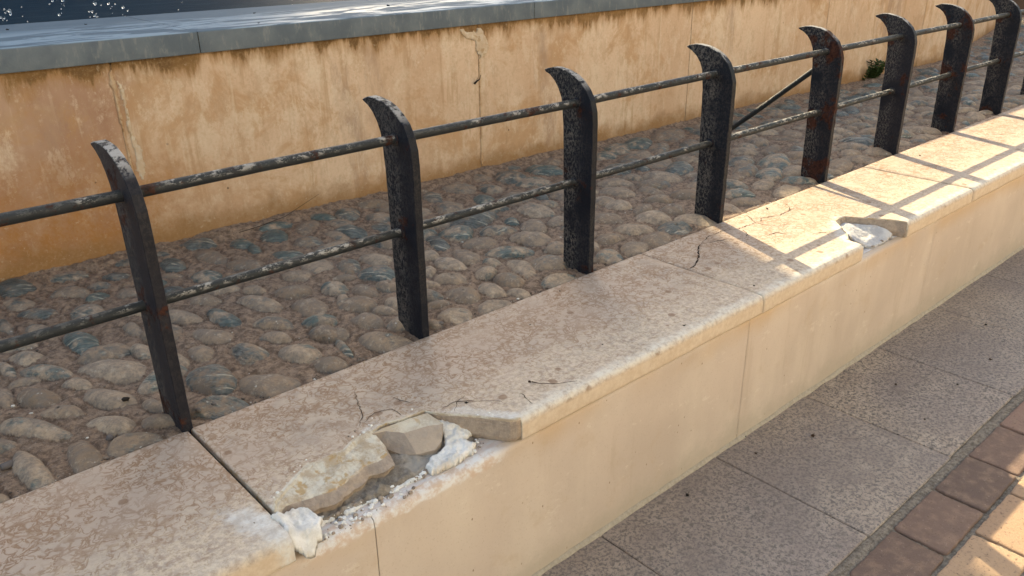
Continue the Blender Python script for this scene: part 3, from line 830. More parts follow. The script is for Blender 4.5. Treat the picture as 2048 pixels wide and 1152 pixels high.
import bmesh
def crack_mesh(lines, z0, w0, seed, parent, name="crack"):
    rr = np.random.default_rng(seed); A = Acc()
    for P in lines:
        P = np.array(P, float); P[:, 1] = np.maximum(P[:, 1], -0.668)
        seg = []
        for a, b in zip(P[:-1], P[1:]):
            n = max(2, int(np.linalg.norm(b - a) / 0.012))
            for k in range(n): seg.append(a + (b - a) * k / n)
        seg.append(P[-1]); seg = np.array(seg)
        seg[1:-1] += (rr.random((len(seg) - 2, 2)) - 0.5) * 0.008
        n = len(seg); V = []
        for k in range(n):
            t = seg[min(k + 1, n - 1)] - seg[max(k - 1, 0)]; t /= np.linalg.norm(t) + 1e-9; nn = np.array([-t[1], t[0]])
            w = w0 * (0.25 + 1.1 * rr.random()) * (1 - 0.75 * abs(2 * k / (n - 1) - 1) ** 3)
            for s in (-1, 1): V.append((seg[k][0] + nn[0] * w * s, seg[k][1] + nn[1] * w * s, z0))
        A.add(V, [(2 * k, 2 * k + 2, 2 * k + 3, 2 * k + 1) for k in range(n - 1)])
    return A.build(name, CRACK, parent)
crC = [
[(2.327,-0.300),(2.408,-0.275),(2.503,-0.224),(2.575,-0.163),(2.643,-0.131)],[(2.643,-0.131),(2.719,-0.155),(2.799,-0.183),(2.842,-0.213)],
[(2.643,-0.131),(2.767,-0.090),(2.813,-0.094),(2.897,-0.090),(2.983,-0.130),(3.129,-0.138),(3.136,-0.201),(3.175,-0.260),(3.251,-0.267)],
[(3.129,-0.138),(3.208,-0.031)],
[(3.148,-0.157),(3.223,-0.115),(3.283,-0.139),(3.333,-0.163),(3.456,-0.150),(3.539,-0.157)],
[(2.999,-0.293),(3.072,-0.300),(3.092,-0.351)],
[(2.987,-0.155),(2.939,-0.214),(2.906,-0.224)],
[(3.181,-0.447),(3.241,-0.463),(3.278,-0.499)],
[(3.544,-0.060),(3.515,-0.109),(3.441,-0.160)]]
crB = [
[(0.439,-0.386),(0.451,-0.360),(0.488,-0.321),(0.521,-0.236),(0.553,-0.171)],
[(0.625,-0.294),(0.638,-0.346),(0.653,-0.386)],
[(0.695,-0.476),(0.772,-0.472),(0.879,-0.565),(0.886,-0.604)],
[(0.953,-0.601),(0.975,-0.581),(0.953,-0.668)],
[(0.581,-0.415),(0.581,-0.358),(0.522,-0.340),(0.458,-0.367)],
[(0.727,-0.520),(0.768,-0.481),(0.819,-0.462)]]
crack_mesh(crC[:1], 0.0006, 0.0042, 1, sC); crack_mesh(crC[1:], 0.0006, 0.0022, 2, sC); crack_mesh(crB, 0.0026, 0.0013, 3, sB)

# what shows in the broken edge
bedpoly = [(-0.0, -0.55), (0.10, -0.53), (0.25, -0.45), (0.45, -0.41), (0.66, -0.43), (0.745, -0.545), (0.77, -0.60), (0.74, -0.612), (0.60, -0.62), (0.45, -0.632), (0.30, -0.627), (0.16, -0.617), (0.06, -0.61)]
lump("bedding_mortar", bedpoly, lambda X, Y: -0.0885 + 0.008 * sstep(-0.60, -0.54, Y), 0.016, BED, lw, res=0.004, rough=0.7, edge=0.015, nscale=30, seed=51)
ridge = [(0.09, -0.600), (0.16, -0.603), (0.27, -0.603), (0.36, -0.597), (0.50, -0.600), (0.56, -0.588), (0.585, -0.605), (0.50, -0.628), (0.40, -0.634), (0.28, -0.632), (0.16, -0.622), (0.10, -0.620)]
lump("bedding_mortar", ridge, -0.088, 0.028, BED, lw, res=0.003, rough=0.9, edge=0.012, nscale=45, seed=61, label="dark crumbling mortar ridge in the long broken edge")
def over(X, Y): return -1.6 * np.clip(-0.700 - Y, 0, None) * (Y < -0.700) * 2.2
pl1 = [(0.030,-0.570),(0.085,-0.562),(0.125,-0.600),(0.130,-0.649),(0.115,-0.700),(0.070,-0.716),(0.013,-0.712),(0.0155,-0.660),(0.0155,-0.60)]
lump("plaster_patch", pl1, lambda X, Y: -0.045 + 0.036 * sstep(0.06, 0.02, X) + 0.015 * sstep(-0.62, -0.57, Y) - 0.05 * sstep(-0.67, -0.72, Y), 0.013, PLASTER, lw, res=0.003, rough=0.6, edge=0.006, nscale=70, seed=71, wob=0.022, label="rough white plaster filling the corner between the two nearest coping slabs")
pl2 = [(0.672,-0.452),(0.70,-0.485),(0.745,-0.545),(0.760,-0.575),(0.715,-0.590),(0.735,-0.622),(0.700,-0.652),(0.610,-0.668),(0.520,-0.655),(0.525,-0.615),(0.580,-0.592),(0.625,-0.575),(0.655,-0.540),(0.650,-0.470)]
lump("plaster_patch", pl2, lambda X, Y: -0.078 + 0.045 * sstep(-0.62, -0.47, Y), 0.014, PLASTER, lw, res=0.003, rough=0.6, edge=0.006, nscale=70, seed=81, wob=0.020, label="white plaster lump beside the loose wedge of stone")
crumb = [(0.10,-0.604),(0.20,-0.612),(0.32,-0.622),(0.46,-0.624),(0.54,-0.618),(0.55,-0.630),(0.44,-0.637),(0.30,-0.633),(0.20,-0.628),(0.10,-0.632)]
lump("plaster_patch", crumb, -0.0885, 0.008, PLASTER, lw, res=0.003, rough=1.2, edge=0.006, nscale=70, seed=91, wob=0.020, label="thin white plaster crumbs along the broken edge")
pl3 = [(3.47,-0.425),(3.565,-0.42),(3.61,-0.50),(3.665,-0.575),(3.715,-0.635),(3.67,-0.662),(3.56,-0.668),(3.44,-0.655),(3.36,-0.60),(3.42,-0.51)]
lump("plaster_patch", pl3, lambda X, Y: -0.084 + 0.048 * sstep(0.20, 0.03, np.interp(X, T2[:, 0], T2[:, 1]) - Y) * sstep(3.72, 3.63, X), 0.012, mat_fracture("grey_plaster", (0.60, 0.58, 0.56), (0.47, 0.45, 0.44), (0.50, 0.40, 0.30), 0.5), lw, res=0.004, rough=0.5, edge=0.02, nscale=28, seed=97, wob=0.012, label="pale plaster lining the notch in the sunlit coping")
pl4 = [(3.27,-0.58),(3.36,-0.53),(3.42,-0.46),(3.47,-0.44),(3.46,-0.50),(3.42,-0.55),(3.40,-0.60),(3.33,-0.62)]
lump("plaster_patch", pl4, -0.085, 0.030, mat_fracture("ochre_break", (0.50, 0.37, 0.23), (0.42, 0.31, 0.21), (0.6, 0.5, 0.4)), lw, res=0.004, rough=0.9, edge=0.02, nscale=35, seed=99, wob=0.012, label="ochre stone stub at the edge of the sunlit notch")
# joint line across the exposed cap

# crumbs and shards shaken out of the breaks
A = Acc(); rr = np.random.default_rng(55)
for _ in range(420):
    if rr.random() < 0.82:
        x = 0.08 + 0.68 * rr.random(); y = np.interp(x, L_[:, 0], L_[:, 1]) - 0.004 - (0.10 if x < 0.45 else 0.07) * rr.random() ** 1.2; z = -0.078 if y > -0.625 else -0.088
        if x > 0.45 and y > -0.60: y = -0.60 - 0.05 * rr.random(); z = -0.084
        if y < -0.695: continue
    elif rr.random() < 0.5: x = 3.36 + 0.3 * rr.random(); y = -0.60 - 0.07 * rr.random(); z = -0.078
    else: x = -0.08 + 0.9 * rr.random(); y = np.interp(x, T_[:, 0], T_[:, 1]) + 0.01 + 0.06 * rr.random() ** 2; z = 0.0015
    V, F = pebble((x, y, z), (0.0022 + 0.0085 * rr.random() ** 3) * (0.6 if z > 0 else 1), int(rr.random() * 1e6), 1, 0.7); A.add(V, F, rr.random())
cm = M("break_crumbs", 0.95, 0.1); at = cm.attr("tone")
cm.color(cm.mix(cm.ramp(at, 0.45, 0.5), cm.mix(at, (0.25, 0.20, 0.16), (0.55, 0.44, 0.33)), (0.82, 0.79, 0.74))); cm.bump(cm.noise(200, 5, 0.8), 0.002, 0.8)
tag(A.build("stone_crumbs", cm.m, None, False, "tone"), "white plaster crumbs and tiny stone shards strewn in the broken coping edges", "crumbs", None, "stuff")

# the loose wedge of stone
K = {'a':(0.446,-0.420,-0.004),'b':(0.506,-0.425,-0.001),'c':(0.586,-0.437,-0.001),'d':(0.657,-0.449,-0.001),'e':(0.662,-0.541,-0.008),'f':(0.624,-0.516,-0.010),'g':(0.541,-0.486,-0.016),'h':(0.496,-0.436,-0.008),'i':(0.627,-0.573,-0.045),'j':(0.592,-0.583,-0.058),'k':(0.536,-0.557,-0.062),'l':(0.498,-0.530,-0.060),'m':(0.474,-0.484,-0.050),'n':(0.458,-0.446,-0.035),'o':(0.585,-0.545,-0.034),'p':(0.52,-0.515,-0.040)}
keys = list(K); ki = {k: i for i, k in enumerate(keys)}
V = [(x_, y_ - (0.010 if k in 'abcdh' else 0.0), z_) for k, (x_, y_, z_) in K.items()]
rim = "abcdeijklmn"; nb = len(V)
V += [(K[k][0] * 0.94 + 0.555 * 0.06, K[k][1] * 0.94 - 0.50 * 0.06, -0.083) for k in rim]
tops = ["abh", "hbcg", "cdfg", "def", "feio", "fog", "oij", "ojk", "ogk", "gpk", "gph", "pkl", "plm", "hpm", "hmn", "ahn"]
F = [tuple(ki[c] for c in t) for t in tops]; fm = [0, 0, 0, 0, 2, 2, 2, 2, 2, 1, 1, 1, 1, 1, 1, 1]
for k in range(len(rim)):
    k2 = (k + 1) % len(rim); F.append((ki[rim[k]], ki[rim[k2]], nb + k2, nb + k)); fm.append(1)
F.append(tuple(nb + k for k in range(len(rim)))); fm.append(1)
o = mesh("stone_fragment", V, F, None, mats=[mat_fracture("split_cream", (0.66, 0.59, 0.47), (0.52, 0.42, 0.31), (0.5, 0.33, 0.16), 0.5), mat_fracture("split_grey", (0.36, 0.295, 0.24), (0.30, 0.245, 0.20), (0.45, 0.37, 0.29), 0.4), mat_fracture("split_tan", (0.47, 0.375, 0.29), (0.41, 0.33, 0.26), (0.55, 0.46, 0.36), 0.4)], fmat=fm)
bm = bmesh.new(); bm.from_mesh(o.data); bmesh.ops.recalc_face_normals(bm, faces=bm.faces)
bmesh.ops.subdivide_edges(bm, edges=bm.edges, cuts=3, use_grid_fill=True)
rr = np.random.default_rng(17)
for v in bm.verts: v.co += Vector(((rr.random() - .5), (rr.random() - .5), (rr.random() - .5))) * 0.0011
bm.to_mesh(o.data); bm.free()
crk = [[(0.585, -0.548), (0.600, -0.528), (0.610, -0.505)]]
tag(o, "loose wedge of split stone in the long broken coping edge, beside white plaster", "stone")

# ================================================================= COBBLES
COBS = [(-0.118,1.517,0.099,0.077,-1.48),(0.091,1.502,0.118,0.086,-1.45),(0.312,1.529,0.087,0.067,-1.46),(-0.077,1.355,0.097,0.070,-1.03),(0.082,1.231,0.154,0.078,1.23),(-0.217,1.324,0.117,0.037,1.41),
(-0.125,1.170,0.097,0.060,-1.57),(0.291,1.311,0.103,0.060,1.52),(0.568,1.513,0.113,0.070,1.33),(0.505,1.374,0.065,0.054,-1.05),(0.755,1.480,0.144,0.080,1.51),(0.631,1.255,0.117,0.075,1.36),
(0.833,1.259,0.106,0.088,-1.25),(0.940,1.542,0.125,0.067,1.27),(0.957,1.420,0.123,0.040,1.19),(1.121,1.513,0.113,0.083,1.01),(1.325,1.529,0.149,0.086,0.98),(1.207,1.321,0.096,0.094,-0.84),
(1.037,1.225,0.118,0.074,-1.23),(1.374,1.307,0.101,0.077,1.40),(0.367,0.910,0.111,0.064,-1.49),(0.446,1.164,0.110,0.063,1.41),(0.505,1.002,0.086,0.074,-1.26),(0.726,0.951,0.077,0.053,1.46),
(0.494,0.767,0.140,0.054,1.43),(0.672,0.793,0.129,0.071,-1.42),(0.842,0.813,0.095,0.078,-1.00),(1.006,0.713,0.113,0.061,1.12),(0.820,0.604,0.131,0.080,1.12),(0.624,0.573,0.096,0.073,-1.03),
(0.568,0.449,0.085,0.053,-1.17),(0.386,0.643,0.124,0.067,-1.21),(0.167,0.915,0.093,0.043,1.41),(-0.025,0.947,0.139,0.067,1.37),(0.951,0.964,0.100,0.077,-1.38),(0.952,0.552,0.095,0.037,1.06),
(-0.229,0.957,0.096,0.060,-1.50),(0.009,0.782,0.107,0.080,0.06),(0.125,0.702,0.083,0.042,1.39),(0.292,0.525,0.102,0.050,1.19),(0.427,0.389,0.123,0.074,1.44),(0.574,0.250,0.115,0.079,1.32),
(0.740,0.340,0.095,0.065,-1.51),(-0.203,0.781,0.128,0.060,-1.17),(-0.008,0.617,0.147,0.098,-1.00),(-0.308,0.899,0.096,0.033,1.43),(0.235,0.300,0.144,0.091,1.43),(0.374,0.117,0.139,0.092,-1.46),
(0.581,0.044,0.089,0.080,-0.01),(0.722,0.179,0.088,0.024,1.28),(-0.366,0.684,0.099,0.036,1.44),(-0.274,0.597,0.100,0.067,-1.55),(-0.090,0.424,0.124,0.070,-1.22),(-0.344,0.388,0.150,0.066,-1.10),
(-0.144,0.243,0.108,0.060,-1.16),(0.166,0.074,0.110,0.098,-1.05),(0.009,0.267,0.066,0.037,1.44),(-0.413,0.139,0.183,0.046,1.52),(-0.272,0.106,0.144,0.052,1.35),(-0.128,0.061,0.100,0.083,0.42),
(-0.530,0.036,0.079,0.037,1.54),(-0.547,0.324,0.144,0.057,-1.50),(-0.472,0.626,0.116,0.060,-1.48),(-0.402,0.834,0.082,0.044,-1.46),(1.611,1.583,0.132,0.084,0.84),(1.458,1.302,0.106,0.085,1.56),
(1.711,1.401,0.154,0.078,1.24),(1.618,1.244,0.104,0.069,-1.53),(2.116,1.272,0.148,0.090,0.97),(2.209,0.835,0.089,0.043,0.85),(2.432,0.876,0.135,0.102,1.24),(2.579,0.913,0.066,0.061,0.77),
(1.702,0.847,0.135,0.054,1.18),(1.864,0.892,0.126,0.099,0.68),(2.047,0.773,0.103,0.096,-1.14),(2.249,0.697,0.129,0.080,0.82),(2.109,0.564,0.128,0.101,1.33),(1.863,0.691,0.118,0.088,0.69),
(2.405,0.667,0.104,0.057,0.78),(1.694,0.598,0.139,0.073,1.23),(1.881,0.484,0.125,0.082,-0.38),(1.344,0.883,0.114,0.078,-1.51),(1.574,0.584,0.140,0.065,1.23),(1.572,0.747,0.097,0.051,0.97),
(1.189,0.888,0.116,0.065,1.11),(1.243,0.716,0.131,0.089,1.39),(1.629,0.376,0.087,0.057,0.79),(1.792,0.300,0.172,0.064,1.05),(2.101,0.375,0.089,0.060,0.61),(1.926,0.248,0.137,0.092,1.18),
(1.464,0.431,0.088,0.080,0.81),(1.642,0.219,0.095,0.070,1.09),(1.447,0.581,0.088,0.033,0.95),(1.513,0.204,0.122,0.056,1.17),(1.195,0.546,0.090,0.063,1.46),(1.809,0.060,0.112,0.080,0.35),
(1.386,0.245,0.131,0.074,1.23),(1.590,0.036,0.094,0.068,-0.03),(0.987,0.493,0.096,0.093,-0.72),(1.401,0.051,0.106,0.082,0.02),(1.113,0.386,0.075,0.052,1.11),(0.928,0.320,0.101,0.069,1.37),
(1.227,0.095,0.107,0.077,1.18),(0.872,0.100,0.129,0.083,-1.41),(1.107,0.093,0.056,0.037,1.40),(0.778,0.293,0.065,0.041,1.16),(2.637,0.506,0.138,0.094,0.87),(2.602,0.277,0.111,0.106,-1.36),
(2.408,0.276,0.101,0.074,0.26),(2.206,0.107,0.122,0.074,0.89),(2.391,0.098,0.125,0.069,0.66),(2.573,0.100,0.136,0.090,0.46),(2.762,0.124,0.127,0.090,0.73),(2.823,0.327,0.122,0.113,0.87),
(2.914,0.476,0.113,0.059,0.65),(2.863,0.615,0.104,0.086,1.18),(3.021,0.349,0.114,0.077,0.54),(2.873,0.745,0.106,0.079,1.00),(3.120,0.529,0.090,0.078,0.17),(2.001,1.523,0.172,0.081,0.99),
(2.146,1.477,0.140,0.082,0.99),(2.346,1.233,0.120,0.072,0.90),(3.741,0.850,0.196,0.090,0.62),(4.182,0.663,0.164,0.090,0.50),(4.031,0.535,0.198,0.093,0.52),(4.350,0.501,0.236,0.112,0.48),
(4.060,0.359,0.172,0.096,0.45),(3.815,0.086,0.171,0.089,0.44),(3.822,0.259,0.157,0.072,0.50),(3.832,0.467,0.124,0.064,0.52),(4.600,0.159,0.211,0.086,0.43),(4.244,0.295,0.177,0.086,0.45),
(3.217,1.547,0.136,0.088,0.79),(2.786,1.492,0.188,0.109,1.00),(3.061,1.454,0.150,0.138,0.83),(2.375,1.514,0.170,0.121,0.72),(2.531,1.385,0.118,0.091,1.28),(4.442,1.488,0.299,0.139,0.54),
(4.059,1.476,0.214,0.126,0.65),(3.833,1.480,0.204,0.124,0.68),(3.824,1.279,0.171,0.108,0.63),(4.066,1.287,0.232,0.086,0.66),(3.737,1.069,0.184,0.138,0.53),(3.646,1.190,0.161,0.105,0.64),
(3.624,1.408,0.168,0.084,0.71),(2.815,1.295,0.136,0.120,0.86),(3.404,1.118,0.171,0.102,0.68)]
def rad(a, b, th): return a * b / math.sqrt((b * math.cos(th)) ** 2 + (a * math.sin(th)) ** 2)
VD = np.array([0.67, 0.74])
st = []
for c in COBS:                       # the far rim of a domed stone hides ground behind it: shorten the plan outline along the line of sight
    a_, b_, t_ = c[2], c[3], c[4]
    R2 = np.array([[math.cos(t_), -math.sin(t_)], [math.sin(t_), math.cos(t_)]]); Q = R2 @ np.diag([a_ * a_, b_ * b_]) @ R2.T
    K_ = np.eye(2) - 0.20 * np.outer(VD, VD); Q = K_ @ Q @ K_.T
    w_, W_ = np.linalg.eigh(Q)
    st.append([c[0] - 0.012, c[1] - 0.014, math.sqrt(w_[1]), math.sqrt(w_[0]), math.atan2(W_[1, 1], W_[0, 1])])
st = [c for c in st if c[1] - 0.5 * c[3] > 0.0]
S = np.zeros((4000, 5)); ns = len(st); S[:ns] = st
def try_add(x, y, a, b, th, lim=0.95):
    global ns
    d = np.hypot(S[:ns, 0] - x, S[:ns, 1] - y); near = np.where(d < 0.4)[0]
    for i in near:
        ph = math.atan2(S[i, 1] - y, S[i, 0] - x)
        if d[i] < (rad(a, b, ph - th) + rad(S[i, 2], S[i, 3], ph - S[i, 4])) * lim: return False
    S[ns] = (x, y, a, b, th); ns += 1
    return True
rr = np.random.default_rng(8)
def wall_y(x):
    return np.where(x < 9.5, 1.772 - 0.0317 * x, 1.471 + (x - 9.5) * 0.21)
for sc_, tries in ((1.0, 36000), (0.8, 16000), (0.55, 8000)):
    for _ in range(tries):
        x = -2.2 + 20 * rr.random() ** 1.25; ymax = float(wall_y(x))
        y = 0.05 + (ymax - 0.05) * rr.random()
        a = (0.105 + 0.05 * rr.random()) * sc_; b = a * (0.52 + 0.22 * rr.random())
        th = -0.65 + 0.55 * rr.standard_normal()
        if y - b < 0.015 or ymax - y < b * 0.8: continue
        try_add(x, y, a, b, th)
S = S[:ns]
slf = np.random.default_rng(3).random(ns); rn = np.random.default_rng(6).random(ns)

def cobble_grid(xs, ys):
    X, Y = np.meshgrid(xs, ys, indexing='ij')
    mort = -0.013 + 0.030 * (vnoise(X, Y, 7, 41, 3) - 0.5) + 0.016 * (vnoise(X, Y, 55, 42, 4) - 0.5)
    wy = wall_y(X)
    mort = mort + 0.03 * sstep(0.16, 0.0, wy - Y) + 0.010 * sstep(0.5, 1.6, Y)
    mort = np.where(Y < 0.02, mort - 0.006, mort)
    H = np.full(X.shape, -1.0); G = np.full(X.shape, 9.0); sv = np.zeros(X.shape + (3,)); rs = np.zeros(X.shape); sl = np.zeros(X.shape)
    for i in range(ns):
        x, y, a, b, th = S[i]; r = max(a, b) * 1.12
        i0, i1 = np.searchsorted(xs, [x - r, x + r]); j0, j1 = np.searchsorted(ys, [y - r, y + r])
        if i1 <= i0 or j1 <= j0: continue
        sx = X[i0:i1, j0:j1] - x; sy = Y[i0:i1, j0:j1] - y
        c, s_ = math.cos(th), math.sin(th)
        u = (sx * c + sy * s_); v = (-sx * s_ + sy * c)
        ph = np.arctan2(v / b, u / a); k = rn[i] * 50
        q = 1 + 0.07 * np.sin(2 * ph + k) + 0.05 * np.sin(3 * ph + k * 1.7) + 0.03 * np.sin(5 * ph + k * 2.3)
        rr_ = (np.abs(u / a) ** 2.25 + np.abs(v / b) ** 2.25) ** (1 / 2.25) / q
        rr_ = rr_ + 0.10 * (vnoise(sx + x, sy + y, 16, 43, 4) - 0.5)
        G[i0:i1, j0:j1] = np.minimum(G[i0:i1, j0:j1], rr_)
        hh = 0.028 + b * (0.13 + 0.20 * slf[i])
        dome = (np.clip(1 - rr_ ** 2.3, 0, None)) ** 0.62
        tilt = 1 + 0.18 * math.sin(k) * u / a + 0.12 * math.cos(k * 2) * v / b
        h = -0.028 + hh * dome * tilt + 0.10 * b * (vnoise(u * 1.0 + k, v + k, 11, 44, 4) - 0.5) * 2 * (rr_ < 1)
        h = np.where(rr_ < 1, h, -1)
        cur = H[i0:i1, j0:j1]; m_ = h > cur
        H[i0:i1, j0:j1] = np.where(m_, h, cur)
        ta = -0.70 + 1.1 * (slf[(i * 7) % ns] - 0.5); us = sx * math.cos(ta) + sy * math.sin(ta); vs = -sx * math.sin(ta) + sy * math.cos(ta)
        sv[i0:i1, j0:j1, 0] = np.where(m_, us * 3.0 + k, sv[i0:i1, j0:j1, 0])
        sv[i0:i1, j0:j1, 1] = np.where(m_, vs * 9.0 + k * 0.37 + h * 6, sv[i0:i1, j0:j1, 1])
        rs[i0:i1, j0:j1] = np.where(m_, rn[i], rs[i0:i1, j0:j1])
        # cleaner slate towards the wall and on some stones
        f = 0.17 + 0.48 * slf[i] ** 2.5 + 0.20 * sstep(0.80, 1.40, y) * (0.4 + 1.2 * rn[i])
        sl[i0:i1, j0:j1] = np.where(m_, f, sl[i0:i1, j0:j1])
    mort = mort - 0.007 * sstep(1.18, 1.0, G)
    d = H - mort
    Z = np.maximum(mort, H); near = np.abs(d) < 0.004
    Z = np.where(near, Z + (0.004 - np.abs(d)) ** 2 / 0.016, Z)
    Z = np.where(H > mort, Z + 0.0025 * (vnoise(X, Y, 45, 45, 3) - 0.5), Z)
    lim = -0.014 + np.minimum(0.30 * Y, 0.045) + 0.9 * np.clip(Y - 0.15, 0, None) + 0.006 * (vnoise(X, Y, 40, 47, 3) - 0.5)
    Z = np.where(Z > lim, lim + 0.15 * np.clip(Z - lim, 0, 0.03), Z); Z[:, 0] = -0.09
    mask = sstep(-0.001, 0.008, d)
    col = np.stack([mask, rs, sl, np.ones_like(sl)], -1)
    return np.stack([X, Y, Z], -1).reshape(-1, 3), col.reshape(-1, 4), sv.reshape(-1, 3), X.shape
xs1 = [-2.2]
while xs1[-1] < 9.6: xs1.append(xs1[-1] + (0.012 if xs1[-1] < -0.75 else 0.0065 + max(0, xs1[-1] - 1.2) * 0.0021))
xs1 = np.array(xs1)
ys1 = np.arange(0.0015, 1.86, 0.0068)
V, c_, s_, sh = cobble_grid(xs1, ys1)
o = mesh("cobbled_ground", V, gridfaces(*sh), COBBLE, None, True, {"cob": ('FLOAT_COLOR', c_), "sv": ('FLOAT_VECTOR', s_)})
tag(o, kind="structure")
xs2 = np.arange(xs1[-1], 19, 0.03); ys2 = np.arange(0.0015, 3.6, 0.02)
V, c_, s_, sh = cobble_grid(xs2, ys2)
o = mesh("cobbled_ground", V, gridfaces(*sh), COBBLE, None, True, {"cob": ('FLOAT_COLOR', c_), "sv": ('FLOAT_VECTOR', s_)})
tag(o, kind="structure")

# chips and grit lying between the stones
A = Acc(); rr = np.random.default_rng(77)
for _ in range(1500):
    x = -0.7 + 5.5 * rr.random() ** 1.3; y = 0.02 + 1.5 * rr.random()
    if rr.random() < 0.3: y = 0.01 + 0.04 * rr.random()
    d = np.hypot((S[:, 0] - x), (S[:, 1] - y)); i = int(np.argmin(d / np.maximum(S[:, 2], 1e-3)))
    ph = math.atan2(S[i, 1] - y, S[i, 0] - x)
    if d[i] < rad(S[i, 2], S[i, 3], ph - S[i, 4]) * 0.98: continue
    V, F = pebble((x, y, -0.012), 0.0025 + 0.0065 * rr.random() ** 3, int(rr.random() * 1e6), 1); A.add(V, F, rr.random())
gm = M("stone_grit", 0.85, 0.2); at = gm.attr("tone")
gm.color(gm.mix(gm.ramp(at, 0.86, 0.9), gm.mix(at, (0.05, 0.04, 0.035), (0.34, 0.27, 0.21)), (0.60, 0.56, 0.50)))
tag(A.build("stone_chips", gm.m, None, False, "tone"), "tiny pale and dark stone chips scattered in the mortar between the cobbles", "stone chips", None, "stuff")

# ================================================================= THE BASIN WALL
WY0, WS = 1.772, -0.0317
bw = empty("basin_wall", (3.0, 1.7, 0.0))
tag(bw, "ochre rendered basin wall with brown water stains and a grey slate ledge on top", "wall")
joints = [-3.8, -1.64, 0.533, 2.715, 4.825, 6.81, 8.755, 9.5]
def ypl(x): return WY0 + WS * x
for i in range(len(joints) - 1):
    x0, x1 = joints[i] + 0.0025, joints[i + 1] - 0.0025
    xs = np.linspace(x0, x1, 60); zs = np.linspace(-0.08, 0.955, 30)
    X, Z = np.meshgrid(xs, zs, indexing='ij')
    D = 0.006 * (vnoise(X, Z, 2.2, 55, 3) - 0.5)
    edge = np.minimum(X - x0, x1 - X); D = D + 0.006 * sstep(0.012, 0.0, edge)
    V = np.stack([X, ypl(X) + D, Z], -1).reshape(-1, 3)
    nv = len(V)
    mesh("wall_panel", V, gridfaces(*X.shape), BASIN, bw, True, {"pan": ('FLOAT', np.full(nv, float(i)))})
# return of the wall beyond the bend
xs = np.linspace(9.5, 14.0, 30); zs = np.linspace(-0.08, 0.955, 10); X, Z = np.meshgrid(xs, zs, indexing='ij')
V = np.stack([X, ypl(9.5) + (X - 9.5) * 0.21, Z], -1).reshape(-1, 3)
mesh("wall_panel", V, gridfaces(*X.shape), BASIN, bw, True, {"pan": ('FLOAT', np.full(len(V), 9.0))})
# core behind the panels
V = []
for z in (-0.1, 0.93):
    for x, y in ((-3.8, ypl(-3.8) + 0.012), (9.5, ypl(9.5) + 0.012), (14.0, ypl(9.5) + 4.5 * 0.21 + 0.012), (14.0, 3.2), (-3.8, 3.2)): V.append((x, y, z))
F = [(0, 1, 2, 3, 4)[::-1], (5, 6, 7, 8, 9)] + [(k, (k + 1) % 5, 5 + (k + 1) % 5, 5 + k) for k in range(5)]
mesh("wall_core", V, F, mat_grout("joint_mortar", (0.20, 0.14, 0.09), (0.42, 0.30, 0.20)), bw)
# filler strip smeared over the joints
FILL = mat_fracture("joint_filler", (0.56, 0.41, 0.27), (0.48, 0.31, 0.18), (0.32, 0.18, 0.08), 0.8)
WHT = mat_fracture("pale_filler", (0.64, 0.54, 0.42), (0.56, 0.42, 0.29), (0.42, 0.28, 0.15), 0.7)
def wall_lump(name, poly, thick, mat, seed, wob=0.008, edge=0.01, res=0.006):
    """lump() built flat, then stood up against the wall: poly is (x, z)"""
    o = lump(name, poly, 0.0, thick, mat, None, res=res, rough=0.7, edge=edge, nscale=30, seed=seed, wob=wob, smooth=True)
    n = len(o.data.vertices); co = np.zeros(n * 3, np.float32); o.data.vertices.foreach_get("co", co); co = co.reshape(-1, 3).astype(float)
    new = np.stack([co[:, 0], (WY0 * U + WS * co[:, 0]) - co[:, 2] - 0.0005, co[:, 1]], -1)
    o.data.vertices.foreach_set("co", new.astype(np.float32).ravel()); o.data.flip_normals() if False else None
    o.data.update(); o.parent = bw; o.matrix_parent_inverse = Matrix.Translation(-bw.location)
    return o
wall_lump("joint_filler", [(0.512, 0.90), (0.542, 0.92), (0.539, 0.6), (0.545, 0.4), (0.537, 0.1), (0.529, 0.1), (0.526, 0.5)], 0.008, FILL, 101)
wall_lump("joint_filler", [(0.548, 0.86), (0.575, 0.80), (0.572, 0.62), (0.60, 0.52), (0.595, 0.40), (0.575, 0.36), (0.555, 0.42), (0.552, 0.62)], 0.006, WHT, 103, 0.012)
wall_lump("joint_filler", [(2.64, 0.905), (2.69, 0.89), (2.71, 0.91), (2.75, 0.90), (2.775, 0.86), (2.80, 0.79), (2.77, 0.75), (2.73, 0.735), (2.69, 0.76), (2.68, 0.83), (2.60, 0.87), (2.56, 0.93)], 0.008, WHT, 105, 0.026)
wall_lump("joint_filler", [(2.709, 0.72), (2.722, 0.72), (2.724, 0.40), (2.726, 0.05), (2.706, 0.05), (2.707, 0.4)], 0.004, FILL, 107, 0.004, 0.006, 0.004)

# slate ledge
LZ0, LZ1 = 0.944, 1.048
def lf(x): return 1.7496 - 0.0317 * x
lj = [-3.8, -1.22, 0.955, 3.165, 5.36, 7.55, 9.5]
for i in range(len(lj) - 1):
    x0, x1 = lj[i] + 0.002, lj[i + 1] - 0.002
    V, F = [], []
    pr = [(1.15, LZ0), (0.0, LZ0), (-0.0, LZ0 + 0.004), (0.0, LZ1 - 0.008), (0.003, LZ1 - 0.002), (0.009, LZ1), (1.0, LZ1 + 0.004), (1.005, LZ1), (1.005, LZ1 - 0.06)]
    xs = np.linspace(x0, x1, 60)
    for x in xs:
        e = 0.010 * max(0, 1 - min(x - x0, x1 - x) / 0.02) ** 2 * float(vnoise(x, 1, 30, 58, 2))
        for dy, z in pr: V.append((x, lf(x) + dy * (2.78 - 0.06 * x - lf(x)) / 1.0 + (e if dy < 0.2 else 0) + 0.002 * (float(vnoise(x, z, 12, 59, 3)) - 0.5), z))
    mesh("ledge_slab", V, gridfaces(len(xs), len(pr), flip=True), LEDGE, bw, False)
xs = np.linspace(9.5, 14, 12)
